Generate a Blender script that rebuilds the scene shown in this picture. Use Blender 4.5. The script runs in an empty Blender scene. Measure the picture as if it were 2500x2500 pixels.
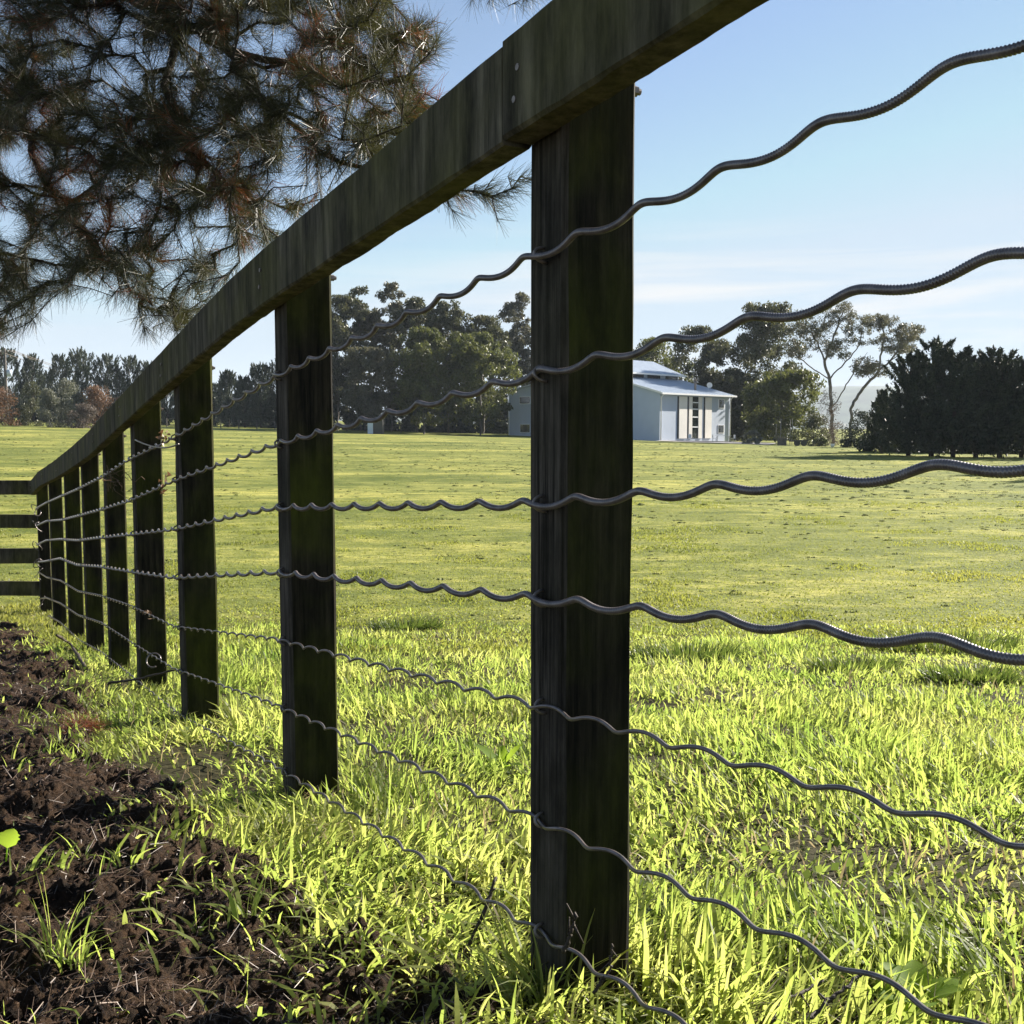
import bpy, math, random
import numpy as np
from mathutils import Vector

# ------------------------------------------------------------------ camera, world, sun, exposure
SC = bpy.context.scene
COL = SC.collection
F, CX = 2506.0, 1250.0            # focal length and centre of the photograph, in its own pixels
ZC = 1.85                         # camera height over the paddock
PITCH = math.atan((CX - 1055.0) / F)
cam_d = bpy.data.cameras.new('camera')
cam = bpy.data.objects.new('camera', cam_d)
COL.objects.link(cam)
cam_d.sensor_width = 36.0
cam_d.lens = 36.0 * F / 2500.0
cam_d.clip_start = 0.02
cam_d.clip_end = 9000.0
cam.location = (0, 0, ZC)
cam.rotation_euler = (math.pi / 2 - PITCH, 0, 0)
SC.camera = cam

SUN_AZ, SUN_EL = math.radians(55), math.radians(27)
SUN = Vector((math.cos(SUN_EL) * math.sin(SUN_AZ), math.cos(SUN_EL) * math.cos(SUN_AZ), math.sin(SUN_EL)))
sun_d = bpy.data.lights.new('sun', 'SUN')
sun = bpy.data.objects.new('sun', sun_d)
COL.objects.link(sun)
sun_d.energy = 5.0
sun_d.angle = math.radians(0.53)
sun_d.color = (1.0, 0.93, 0.82)
sun.rotation_euler = SUN.to_track_quat('Z', 'Y').to_euler()
sun.location = (40, 30, 40)

world = bpy.data.worlds.new("World")
SC.world = world
world.use_nodes = True
wn, wl = world.node_tree.nodes, world.node_tree.links
wn.clear()
w_out = wn.new('ShaderNodeOutputWorld')
w_bg = wn.new('ShaderNodeBackground')
w_bg.inputs['Strength'].default_value = 0.055
sky = wn.new('ShaderNodeTexSky')
sky.sky_type = 'NISHITA'
sky.sun_disc = False
sky.sun_elevation = SUN_EL
sky.sun_rotation = SUN_AZ
sky.altitude = 50
sky.air_density = 1.0
sky.dust_density = 0.0
sky.ozone_density = 2.0
tc = wn.new('ShaderNodeTexCoord')
mp = wn.new('ShaderNodeMapping')
mp.inputs['Scale'].default_value = (1.6, 1.6, 26.0)
mp.inputs['Rotation'].default_value = (0.02, 0.045, 0.4)
wl.new(tc.outputs['Generated'], mp.inputs['Vector'])
nz = wn.new('ShaderNodeTexNoise')
nz.inputs['Scale'].default_value = 1.7
nz.inputs['Detail'].default_value = 7
nz.inputs['Roughness'].default_value = 0.55
nz.inputs['Distortion'].default_value = 0.5
wl.new(mp.outputs['Vector'], nz.inputs['Vector'])
cr = wn.new('ShaderNodeValToRGB')
cr.color_ramp.elements[0].position = 0.43
cr.color_ramp.elements[1].position = 0.62
wl.new(nz.outputs['Fac'], cr.inputs['Fac'])
sep = wn.new('ShaderNodeSeparateXYZ')
wl.new(tc.outputs['Generated'], sep.inputs['Vector'])
band = wn.new('ShaderNodeValToRGB')            # cirrus only in a low band of the sky
e = band.color_ramp.elements
e[0].position, e[0].color = 0.0, (1, 1, 1, 1)
e[1].position, e[1].color = 0.20, (0, 0, 0, 1)
m_ = e.new(0.125); m_.color = (1, 1, 1, 1)
wl.new(sep.outputs['Z'], band.inputs['Fac'])
az = wn.new('ShaderNodeMapRange')              # more of it to the east than to the west
az.inputs['From Min'].default_value = -0.22
az.inputs['From Max'].default_value = 0.15
az.inputs['To Min'].default_value = 0.12
az.inputs['To Max'].default_value = 0.95
wl.new(sep.outputs['X'], az.inputs['Value'])
mul = wn.new('ShaderNodeMath'); mul.operation = 'MULTIPLY'
wl.new(cr.outputs['Color'], mul.inputs[0]); wl.new(band.outputs['Color'], mul.inputs[1])
mul2 = wn.new('ShaderNodeMath'); mul2.operation = 'MULTIPLY'
wl.new(mul.outputs[0], mul2.inputs[0]); wl.new(az.outputs[0], mul2.inputs[1])
hs = wn.new('ShaderNodeHueSaturation')
hs.inputs['Saturation'].default_value = 0.92
hs.inputs['Value'].default_value = 0.84
wl.new(sky.outputs['Color'], hs.inputs['Color'])
mixc = wn.new('ShaderNodeMixRGB')
mixc.inputs['Color2'].default_value = (5.1, 5.1, 5.05, 1)
wl.new(mul2.outputs[0], mixc.inputs['Fac'])
cap = wn.new('ShaderNodeMixRGB'); cap.blend_type = 'DARKEN'      # the glow round the sun stays below white
cap.inputs['Fac'].default_value = 0.9
cap.inputs['Color2'].default_value = (3.45, 4.15, 4.8, 1)
wl.new(hs.outputs['Color'], cap.inputs['Color1'])
wl.new(cap.outputs['Color'], mixc.inputs['Color1'])
wl.new(mixc.outputs['Color'], w_bg.inputs['Color'])
wl.new(w_bg.outputs['Background'], w_out.inputs['Surface'])

SC.view_settings.view_transform = 'Standard'
SC.view_settings.look = 'None'
SC.view_settings.gamma = 1.0
SC.view_settings.exposure = 1.7
SC.cycles.max_bounces = 8
SC.cycles.transparent_max_bounces = 8

# ------------------------------------------------------------------ helpers
RNG = np.random.default_rng(7)
random.seed(7)


def px(x, y, Y):
    """The point at distance Y in front of the camera that the photograph shows at (x, y)."""
    a, b = (x - CX) / F, -(y - CX) / F
    c, s = math.cos(PITCH), math.sin(PITCH)
    r = np.array([a, c + b * s, -s + b * c])
    r = r / r[1] * Y
    return np.array([r[0], r[1], r[2] + ZC])


def smooth(e0, e1, v):
    t = np.clip((v - e0) / (e1 - e0), 0, 1)
    return t * t * (3 - 2 * t)


def hash2(i, j, seed):
    v = (i * 374761393 + j * 668265263 + seed * 362437) & 0x7fffffff
    v = ((v ^ (v >> 13)) * 1274126177) & 0x7fffffff
    v = v ^ (v >> 16)
    return (v & 0xffff) / 65535.0


def vnoise(x, y, seed=0):
    x = np.asarray(x, float); y = np.asarray(y, float)
    i = np.floor(x).astype(np.int64); j = np.floor(y).astype(np.int64)
    fx, fy = x - i, y - j
    fx, fy = fx * fx * (3 - 2 * fx), fy * fy * (3 - 2 * fy)
    a, b = hash2(i, j, seed), hash2(i + 1, j, seed)
    c, d = hash2(i, j + 1, seed), hash2(i + 1, j + 1, seed)
    return (a * (1 - fx) + b * fx) * (1 - fy) + (c * (1 - fx) + d * fx) * fy


def fbm(x, y, octv=4, seed=0, gain=0.5):
    s, amp, tot = 0, 1.0, 0
    for k in range(octv):
        s = s + amp * vnoise(np.asarray(x) * 2 ** k + 17.3 * k, np.asarray(y) * 2 ** k - 9.1 * k, seed + k)
        tot += amp; amp *= gain
    return s / tot * 2 - 1


def gz(X, Y):
    """Height of the ground."""
    X = np.asarray(X, float); Y = np.asarray(Y, float)
    near = -(0.66 + 0.118 * Y)
    k = smooth(9, 122, Y)
    Yc = np.minimum(Y, 400)
    far = -1.80 * (1 - k) + k * (-0.60 - 0.0248 * np.clip(X, -150, 60)) + 0.012 * np.maximum(Yc - 122, 0)
    d = near - far
    h = 0.12
    z = np.where(d > h, near, np.where(d < -h, far, far + (d + h) ** 2 / (4 * h)))
    z = z + 0.05 * fbm(X * 0.35, Y * 0.35, 3, 5) * smooth(9, 16, Y) + 0.018 * fbm(X * 1.7, Y * 1.7, 3, 9)
    return z + ZC


def gpx(x, y):
    """Where the sight line through pixel (x, y) meets the ground."""
    Ys = np.geomspace(0.6, 400, 4000)
    a, b = (x - CX) / F, -(y - CX) / F
    c, s = math.cos(PITCH), math.sin(PITCH)
    r = np.array([a, c + b * s, -s + b * c]); r /= r[1]
    dz = ZC + r[2] * Ys - gz(r[0] * Ys, Ys)
    i = int(np.argmax(dz < 0)) if (dz < 0).any() else len(Ys) - 1
    Y = Ys[i]
    return np.array([r[0] * Y, Y, float(gz(r[0] * Y, Y))])


def mesh_obj(name, V, faces, mat, parent=None, smooth_shade=False, mats=None, midx=None):
    """faces: list of (n, k) index arrays, k = 3 or 4."""
    me = bpy.data.meshes.new(name)
    V = np.asarray(V, np.float32)
    faces = [np.asarray(f, np.int32) for f in faces if len(f)]
    loops = np.concatenate([f.ravel() for f in faces])
    tot = np.concatenate([np.full(len(f), f.shape[1], np.int32) for f in faces])
    start = np.concatenate([[0], np.cumsum(tot)[:-1]]).astype(np.int32)
    me.vertices.add(len(V)); me.vertices.foreach_set('co', V.ravel())
    me.loops.add(len(loops)); me.loops.foreach_set('vertex_index', loops)
    me.polygons.add(len(tot)); me.polygons.foreach_set('loop_start', start)
    try:
        me.polygons.foreach_set('loop_total', tot)
    except Exception:
        pass
    me.polygons.foreach_set('use_smooth', np.full(len(tot), bool(smooth_shade)))
    for m in (mats or [mat]):
        me.materials.append(m)
    if midx is not None:
        me.polygons.foreach_set('material_index', np.asarray(midx, np.int32))
    me.update(calc_edges=True)
    me.validate()
    o = bpy.data.objects.new(name, me)
    COL.objects.link(o)
    if parent is not None:
        o.parent = parent
        # parts are built in world coordinates; put them in their thing's frame
        pl = parent.location if parent.parent is None else parent.parent.location
        me.transform(__import__('mathutils').Matrix.Translation(-Vector(pl)))
    return o


def tag(o, label=None, cat=None, group=None, kind=None):
    if label: o['label'] = label
    if cat: o['category'] = cat
    if group: o['group'] = group
    if kind: o['kind'] = kind
    return o


def thing(name, label, cat, loc, group=None):
    o = bpy.data.objects.new(name, None)
    o.empty_display_size = 0.2
    COL.objects.link(o)
    o.location = tuple(float(v) for v in loc)
    return tag(o, label, cat, group)


class MB:
    """Collects simple shapes into one mesh."""
    def __init__(self):
        self.v, self.q, self.t, self.n = [], [], [], 0

    def add(self, V, quads=None, tris=None):
        V = np.asarray(V, float)
        self.v.append(V)
        if quads is not None and len(quads): self.q.append(np.asarray(quads) + self.n)
        if tris is not None and len(tris): self.t.append(np.asarray(tris) + self.n)
        self.n += len(V)

    def prism(self, P, top=None):
        """8 corner points: bottom ring of 4, top ring of 4."""
        self.add(P, [(3, 2, 1, 0), (4, 5, 6, 7), (0, 1, 5, 4), (1, 2, 6, 5), (2, 3, 7, 6), (3, 0, 4, 7)])

    def box(self, o, ex, ey, ez):
        o, ex, ey, ez = map(lambda a: np.asarray(a, float), (o, ex, ey, ez))
        self.prism([o, o + ex, o + ex + ey, o + ey, o + ez, o + ex + ez, o + ex + ey + ez, o + ey + ez])

    def tube(self, pts, rad, k=8, cap=True):
        pts = np.asarray(pts, float)
        rad = np.broadcast_to(np.asarray(rad, float), (len(pts),))
        V, Fq = tube_arrays(pts, rad, k)
        tr = []
        if cap:
            n = len(pts)
            V = np.vstack([V, pts[:1], pts[-1:]])
            tr = [(n * k, (i + 1) % k, i) for i in range(k)] + [(n * k + 1, (n - 1) * k + i, (n - 1) * k + (i + 1) % k) for i in range(k)]
        self.add(V, Fq, tr)

    def build(self, name, mat, parent=None, smooth_shade=False):
        fs = []
        if self.q: fs.append(np.concatenate(self.q))
        if self.t: fs.append(np.concatenate(self.t))
        return mesh_obj(name, np.concatenate(self.v), fs, mat, parent, smooth_shade)


def tube_frames(pts):
    T = np.gradient(pts, axis=0)
    T /= np.linalg.norm(T, axis=1, keepdims=True) + 1e-12
    up = np.tile([0.0, 0, 1], (len(pts), 1))
    bad = np.abs((T * up).sum(1)) > 0.93
    if bad.mean() > 0.3:
        up[:] = (0.9, 0.3, 0.1)
    E1 = up - (up * T).sum(1, keepdims=True) * T
    E1 /= np.linalg.norm(E1, axis=1, keepdims=True) + 1e-12
    E2 = np.cross(T, E1)
    return T, E1, E2


def tube_arrays(pts, rad, k, ribs=None, s=None):
    T, E1, E2 = tube_frames(pts)
    ph = np.linspace(0, 2 * np.pi, k, endpoint=False)
    R = np.repeat(rad[:, None], k, 1)
    if ribs:
        nst, bead, amp = ribs
        R = R * (1 + amp * np.cos(nst * ph[None, :] - 2 * np.pi * s[:, None] / bead))
    V = pts[:, None, :] + R[..., None] * (np.cos(ph)[None, :, None] * E1[:, None, :] + np.sin(ph)[None, :, None] * E2[:, None, :])
    n = len(pts)
    i, j = np.meshgrid(np.arange(n - 1), np.arange(k), indexing='ij')
    a = i * k + j; b = i * k + (j + 1) % k
    Q = np.stack([a, b, b + k, a + k], -1).reshape(-1, 4)
    return V.reshape(-1, 3), Q


def edge_prisms(P0, P1, R0, R1, k=5):
    P0, P1 = np.asarray(P0), np.asarray(P1)
    T = P1 - P0
    T = T / (np.linalg.norm(T, axis=1, keepdims=True) + 1e-9)
    ref = np.where(np.abs(T[:, 2:3]) > 0.9, np.array([[1.0, 0, 0]]), np.array([[0.0, 0, 1]]))
    E1 = np.cross(T, ref); E1 /= np.linalg.norm(E1, axis=1, keepdims=True) + 1e-9
    E2 = np.cross(T, E1)
    ph = np.linspace(0, 2 * np.pi, k, endpoint=False)
    ring = np.cos(ph)[None, :, None] * E1[:, None, :] + np.sin(ph)[None, :, None] * E2[:, None, :]
    A = P0[:, None] + ring * np.asarray(R0)[:, None, None]
    B = P1[:, None] + ring * np.asarray(R1)[:, None, None]
    V = np.concatenate([A, B], 1)
    n = len(P0)
    base = (np.arange(n) * 2 * k)[:, None]
    j = np.arange(k)[None]
    Q = np.stack([base + j, base + (j + 1) % k, base + k + (j + 1) % k, base + k + j], -1).reshape(-1, 4)
    return V.reshape(-1, 3), Q


def blades(P, H, W, head, lean, leandir, curl=0.6, levels=3):
    """Tapered, bent grass blades. Returns vertices and faces."""
    n = len(P)
    side = np.stack([np.cos(head), np.sin(head), np.zeros(n)], -1)
    ld = np.stack([np.cos(leandir), np.sin(leandir), np.zeros(n)], -1)
    Vs = []
    for k in range(levels):
        f = k / levels
        c = P + np.array([0, 0, 1.0]) * (H * f * (1 - 0.45 * lean * f))[:, None] + ld * (H * lean * (f * (1 - curl) + curl * f * f))[:, None]
        w = (W * 0.5 * (1.0 - 0.75 * f ** 2.2) * (0.75 + 0.25 * min(1, 3 * f)))[:, None]
        Vs += [c - side * w, c + side * w]
    tip = P + np.array([0, 0, 1.0]) * (H * (1 - 0.45 * lean))[:, None] + ld * (H * lean)[:, None]
    Vs.append(tip)
    m = 2 * levels + 1
    V = np.stack(Vs, 1).reshape(-1, 3)
    b = (np.arange(n) * m)[:, None]
    Q = np.concatenate([b + np.array([[2 * k, 2 * k + 1, 2 * k + 3, 2 * k + 2]]) for k in range(levels - 1)])
    T = b + np.array([[m - 3, m - 2, m - 1]])
    return V, [Q, T]


def ribbons(P, D, W, normal=None):
    """Straight two-point ribbons (needles, straws): tapered quads."""
    n = len(P)
    r = RNG.normal(size=(n, 3)) if normal is None else normal
    S = np.cross(D, r); S /= np.linalg.norm(S, axis=1, keepdims=True) + 1e-9
    w = (np.asarray(W) * 0.5)[:, None]
    V = np.stack([P - S * w, P + S * w, P + D + S * w * 0.45, P + D - S * w * 0.45], 1).reshape(-1, 3)
    return V, [np.arange(4 * n).reshape(n, 4)]


def leaves(C, size, asp, axis=None, spread=1.0):
    """Leaf-shaped rhombs at C. axis: preferred long direction."""
    n = len(C)
    L = RNG.normal(size=(n, 3)) * spread
    if axis is not None: L = L + np.asarray(axis)
    L /= np.linalg.norm(L, axis=1, keepdims=True) + 1e-9
    S = np.cross(L, RNG.normal(size=(n, 3))); S /= np.linalg.norm(S, axis=1, keepdims=True) + 1e-9
    h = (np.asarray(size) * 0.5)[:, None]
    w = h * asp
    V = np.stack([C - L * h, C + S * w, C + L * h, C - S * w], 1).reshape(-1, 3)
    return V, [np.arange(4 * n).reshape(n, 4)]


# ------------------------------------------------------------------ materials
def mat_new(name):
    m = bpy.data.materials.new(name)
    m.use_nodes = True
    return m, m.node_tree.nodes, m.node_tree.links, m.node_tree.nodes['Principled BSDF']


def simple(name, col, rough=0.7, metal=0.0, noise=0.0, nscale=8.0, bump=0.0, spec=0.4):
    m, n, l, b = mat_new(name)
    b.inputs['Roughness'].default_value = rough
    b.inputs['Metallic'].default_value = metal
    b.inputs['Specular IOR Level'].default_value = spec
    b.inputs['Base Color'].default_value = (*col, 1)
    if noise or bump:
        t = n.new('ShaderNodeTexCoord'); x = n.new('ShaderNodeTexNoise')
        x.inputs['Scale'].default_value = nscale; x.inputs['Detail'].default_value = 6
        l.new(t.outputs['Object'], x.inputs['Vector'])
        if noise:
            r = n.new('ShaderNodeValToRGB')
            r.color_ramp.elements[0].position = 0.3; r.color_ramp.elements[1].position = 0.7
            r.color_ramp.elements[0].color = (*[c * (1 - noise) for c in col], 1)
            r.color_ramp.elements[1].color = (*[c * (1 + noise) for c in col], 1)
            l.new(x.outputs['Fac'], r.inputs['Fac']); l.new(r.outputs['Color'], b.inputs['Base Color'])
        if bump:
            bp = n.new('ShaderNodeBump'); bp.inputs['Strength'].default_value = bump; bp.inputs['Distance'].default_value = 0.01
            l.new(x.outputs['Fac'], bp.inputs['Height']); l.new(bp.outputs['Normal'], b.inputs['Normal'])
    return m


def leaf_mat(name, cols, trans, tcol, rough=0.45, spec=0.35, patch=0.0, pscale=0.5):
    """Leaves: a random shade per leaf, part of the light coming through."""
    m, n, l, b = mat_new(name)
    g = n.new('ShaderNodeNewGeometry')
    r = n.new('ShaderNodeValToRGB'); r.color_ramp.interpolation = 'LINEAR'
    els = r.color_ramp.elements
    for k, c in enumerate(cols):
        e_ = els[k] if k < 2 else els.new(0.5)
        e_.position = k / (len(cols) - 1); e_.color = (*c, 1)
    fac = g.outputs['Random Per Island']
    if patch:
        t = n.new('ShaderNodeTexCoord'); x = n.new('ShaderNodeTexNoise'); x.inputs['Scale'].default_value = pscale
        x.inputs['Detail'].default_value = 3
        l.new(t.outputs['Object'], x.inputs['Vector'])
        mr = n.new('ShaderNodeMapRange'); mr.inputs['From Min'].default_value = 0.3; mr.inputs['From Max'].default_value = 0.7
        l.new(x.outputs['Fac'], mr.inputs['Value'])
        mx = n.new('ShaderNodeMix'); mx.inputs['Factor'].default_value = patch
        l.new(fac, mx.inputs['A']); l.new(mr.outputs[0], mx.inputs['B'])
        fac = mx.outputs['Result']
    l.new(fac, r.inputs['Fac'])
    l.new(r.outputs['Color'], b.inputs['Base Color'])
    b.inputs['Roughness'].default_value = rough
    b.inputs['Specular IOR Level'].default_value = spec
    if trans > 0:
        tr = n.new('ShaderNodeBsdfTranslucent')
        mc = n.new('ShaderNodeMixRGB'); mc.blend_type = 'MULTIPLY'; mc.inputs['Fac'].default_value = 1.0
        mc.inputs['Color2'].default_value = (*tcol, 1)
        l.new(r.outputs['Color'], mc.inputs['Color1'])
        l.new(mc.outputs['Color'], tr.inputs['Color'])
        ms = n.new('ShaderNodeMixShader'); ms.inputs['Fac'].default_value = trans
        l.new(b.outputs['BSDF'], ms.inputs[1]); l.new(tr.outputs['BSDF'], ms.inputs[2])
        l.new(ms.outputs['Shader'], n['Material Output'].inputs['Surface'])
    return m


def wood_mat(name, dark, light, green, gz_fac, scale=(40, 40, 3), coord='Object', bump=0.5):
    m, n, l, b = mat_new(name)
    t = n.new('ShaderNodeTexCoord'); mp_ = n.new('ShaderNodeMapping')
    mp_.inputs['Scale'].default_value = scale
    l.new(t.outputs[coord], mp_.inputs['Vector'])
    x = n.new('ShaderNodeTexNoise'); x.inputs['Scale'].default_value = 1.0; x.inputs['Detail'].default_value = 8
    x.inputs['Roughness'].default_value = 0.72
    l.new(mp_.outputs['Vector'], x.inputs['Vector'])
    r = n.new('ShaderNodeValToRGB')
    r.color_ramp.elements[0].position = 0.38; r.color_ramp.elements[0].color = (*dark, 1)
    r.color_ramp.elements[1].position = 0.68; r.color_ramp.elements[1].color = (*light, 1)
    l.new(x.outputs['Fac'], r.inputs['Fac'])
    y = n.new('ShaderNodeTexNoise'); y.inputs['Scale'].default_value = 3.5; y.inputs['Detail'].default_value = 4
    l.new(t.outputs[coord], y.inputs['Vector'])
    mr = n.new('ShaderNodeMapRange'); mr.inputs['From Min'].default_value = 0.4; mr.inputs['From Max'].default_value = 0.66
    mr.inputs['To Max'].default_value = gz_fac
    l.new(y.outputs['Fac'], mr.inputs['Value'])
    mx = n.new('ShaderNodeMixRGB'); mx.inputs['Color2'].default_value = (*green, 1)
    l.new(mr.outputs[0], mx.inputs['Fac']); l.new(r.outputs['Color'], mx.inputs['Color1'])
    z_ = n.new('ShaderNodeTexNoise'); z_.inputs['Scale'].default_value = 13; z_.inputs['Detail'].default_value = 7
    z_.inputs['Roughness'].default_value = 0.7
    m2_ = n.new('ShaderNodeMapping'); m2_.inputs['Scale'].default_value = (1, 1, 0.35)
    l.new(t.outputs[coord], m2_.inputs['Vector']); l.new(m2_.outputs['Vector'], z_.inputs['Vector'])
    bl = n.new('ShaderNodeMapRange'); bl.inputs['From Min'].default_value = 0.35; bl.inputs['From Max'].default_value = 0.65
    bl.inputs['To Min'].default_value = 0.45; bl.inputs['To Max'].default_value = 1.35
    l.new(z_.outputs['Fac'], bl.inputs['Value'])
    mb_ = n.new('ShaderNodeMixRGB'); mb_.blend_type = 'MULTIPLY'; mb_.inputs['Fac'].default_value = 1.0
    l.new(mx.outputs['Color'], mb_.inputs['Color1']); l.new(bl.outputs[0], mb_.inputs['Color2'])
    l.new(mb_.outputs['Color'], b.inputs['Base Color'])
    b.inputs['Roughness'].default_value = 0.85
    b.inputs['Specular IOR Level'].default_value = 0.12
    bp = n.new('ShaderNodeBump'); bp.inputs['Strength'].default_value = bump; bp.inputs['Distance'].default_value = 0.004
    l.new(x.outputs['Fac'], bp.inputs['Height']); l.new(bp.outputs['Normal'], b.inputs['Normal'])
    return m


M = {}
M['rail'] = wood_mat('rail_wood', (0.030, 0.026, 0.018), (0.155, 0.135, 0.092), (0.095, 0.090, 0.030), 0.75, (30, 30, 2.4))
M['post'] = wood_mat('post_wood', (0.005, 0.0045, 0.0034), (0.042, 0.034, 0.021), (0.042, 0.046, 0.006), 0.95, (60, 60, 3.0), bump=1.0)
M['post_face'] = wood_mat('pale_post_face', (0.012, 0.010, 0.008), (0.12, 0.102, 0.082), (0.05, 0.046, 0.024), 0.5, (80, 80, 2.6), bump=1.0)  # paler, greyer colour for the soil-side face of each post
M['wire'] = simple('galvanised_wire', (0.15, 0.128, 0.122), 0.30, 0.4, 0.35, 60, spec=0.7)
M['steel'] = simple('rusty_steel', (0.24, 0.20, 0.17), 0.5, 0.6, 0.3, 80)
M['twig'] = simple('twig_bark', (0.045, 0.032, 0.024), 0.75, 0, 0.4, 90, 0.6)
M['grass'] = leaf_mat('long_grass', [(0.065, 0.105, 0.020), (0.165, 0.195, 0.048), (0.235, 0.23, 0.085)], 0.64, (2.45, 2.5, 2.0), 0.5, 0.25, 0.55, 1.6)
M['tussock'] = leaf_mat('tussock_grass', [(0.035, 0.058, 0.014), (0.06, 0.085, 0.022), (0.10, 0.125, 0.035)], 0.5, (1.7, 1.7, 1.1), 0.4, 0.4)
M['tuft'] = leaf_mat('shaded_tuft', [(0.035, 0.05, 0.016), (0.06, 0.075, 0.024), (0.10, 0.11, 0.04)], 0.22, (1.5, 1.5, 1.0), 0.5, 0.3)  # clump blades coloured dark to carry the shade of their near sides
M['turf'] = leaf_mat('short_turf', [(0.09, 0.11, 0.025), (0.165, 0.18, 0.045), (0.26, 0.25, 0.08)], 0.5, (1.7, 1.7, 1.1), 0.5, 0.3, 0.6, 0.25)
M['straw'] = leaf_mat('straw_litter', [(0.03, 0.018, 0.012), (0.085, 0.05, 0.034), (0.20, 0.145, 0.10)], 0.0, (1, 1, 1), 0.45, 0.4)
M['straw_grass'] = leaf_mat('dead_grass', [(0.16, 0.13, 0.07), (0.30, 0.26, 0.16)], 0.4, (1.5, 1.4, 1.2), 0.5, 0.3)
M['clover'] = leaf_mat('clover_leaf', [(0.055, 0.085, 0.022), (0.10, 0.13, 0.035)], 0.5, (2.2, 2.1, 1.5), 0.6, 0.08)
M['deadleaf'] = leaf_mat('dead_leaf', [(0.10, 0.06, 0.035), (0.17, 0.11, 0.065)], 0.25, (1.5, 1.2, 0.9))
M['needle'] = leaf_mat('pine_needle', [(0.020, 0.023, 0.010), (0.038, 0.041, 0.019), (0.085, 0.084, 0.044)], 0.25, (1.6, 1.5, 1.0), 0.42, 0.35, 0.4, 1.2)
M['needle_dead'] = leaf_mat('dead_pine_needle', [(0.10, 0.035, 0.016), (0.19, 0.075, 0.032)], 0.25, (1.6, 1.2, 0.9), 0.4, 0.5)
M['bark'] = simple('pine_bark', (0.055, 0.042, 0.033), 0.9, 0, 0.4, 25, 0.8)
M['gumbark'] = simple('gum_bark', (0.13, 0.115, 0.10), 0.85, 0, 0.35, 1.5, 0.5)
M['gum'] = leaf_mat('gum_leaf', [(0.045, 0.052, 0.030), (0.072, 0.078, 0.045), (0.115, 0.112, 0.07)], 0.3, (1.4, 1.35, 0.9), 0.4, 0.2, 0.5, 0.35)
M['gum_pale'] = leaf_mat('pale_gum_leaf', [(0.06, 0.066, 0.046), (0.095, 0.095, 0.068), (0.14, 0.13, 0.092)], 0.3, (1.4, 1.35, 1.0), 0.4, 0.2, 0.5, 0.35)
M['gum_yellow'] = leaf_mat('yellow_green_leaf', [(0.055, 0.066, 0.027), (0.09, 0.10, 0.040), (0.14, 0.145, 0.06)], 0.33, (1.5, 1.5, 0.85), 0.4, 0.2, 0.5, 0.35)
M['conifer'] = leaf_mat('dark_conifer', [(0.020, 0.030, 0.019), (0.036, 0.048, 0.030), (0.06, 0.072, 0.042)], 0.12, (1.3, 1.3, 0.9), 0.55, 0.3)
M['conifer_far'] = leaf_mat('far_conifer', [(0.035, 0.05, 0.04), (0.055, 0.07, 0.052), (0.08, 0.095, 0.065)], 0.15, (1.3, 1.3, 0.9), 0.55, 0.3)
M['shrub_grey'] = leaf_mat('grey_shrub_leaf', [(0.09, 0.10, 0.075), (0.14, 0.145, 0.11), (0.20, 0.195, 0.15)], 0.25, (1.3, 1.3, 1.0), 0.5, 0.4, 0.5, 0.5)
M['shrub_rust'] = leaf_mat('rust_shrub_leaf', [(0.10, 0.062, 0.042), (0.15, 0.095, 0.06), (0.19, 0.13, 0.085)], 0.35, (1.5, 1.2, 0.9), 0.5, 0.3, 0.4, 0.5)
M['shrub_brown'] = leaf_mat('brown_twig', [(0.07, 0.055, 0.045), (0.11, 0.085, 0.07), (0.15, 0.12, 0.10)], 0.2, (1.3, 1.2, 1.0), 0.6, 0.3)
M['hedge'] = leaf_mat('hedge_leaf', [(0.05, 0.065, 0.03), (0.09, 0.10, 0.05)], 0.25, (1.4, 1.4, 0.9))
M['weed'] = leaf_mat('weed_leaf', [(0.13, 0.21, 0.03), (0.19, 0.27, 0.05)], 0.65, (2.4, 2.3, 1.2), 0.6, 0.2)
M['clad'] = simple('blue_grey_cladding', (0.44, 0.50, 0.60), 0.6, 0, 0.04, 0.8)
M['clad_pale'] = simple('pale_cladding', (0.62, 0.62, 0.62), 0.6, 0, 0.04, 0.8)
M['panel'] = simple('cream_panel', (0.78, 0.74, 0.68), 0.6, 0, 0.05, 0.9)
M['roof'] = simple('metal_roof', (0.46, 0.52, 0.60), 0.4, 0.25, 0.06, 1.2)
M['trim'] = simple('white_trim', (0.8, 0.8, 0.8), 0.5)
M['glass'] = simple('dark_window_glass', (0.02, 0.025, 0.025), 0.08, 0.0, spec=0.8)
M['slot'] = simple('dark_gap', (0.03, 0.03, 0.035), 0.7)
M['white'] = simple('white_paint', (0.75, 0.75, 0.74), 0.5)
M['dark'] = simple('dark_paint', (0.05, 0.05, 0.05), 0.6)
M['paleblue'] = simple('pale_blue_paint', (0.5, 0.58, 0.68), 0.5)
M['gravel'] = simple('gravel', (0.30, 0.28, 0.26), 0.9, 0, 0.25, 3)
M['pole'] = simple('weathered_pole', (0.10, 0.09, 0.08), 0.85, 0, 0.3, 4)
M['pole_pale'] = simple('pale_weathered_pole', (0.22, 0.21, 0.19), 0.8, 0, 0.3, 4)
M['hill'] = simple('wooded_hill', (0.06, 0.085, 0.05), 0.95, 0, 0.4, 0.02)


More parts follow.
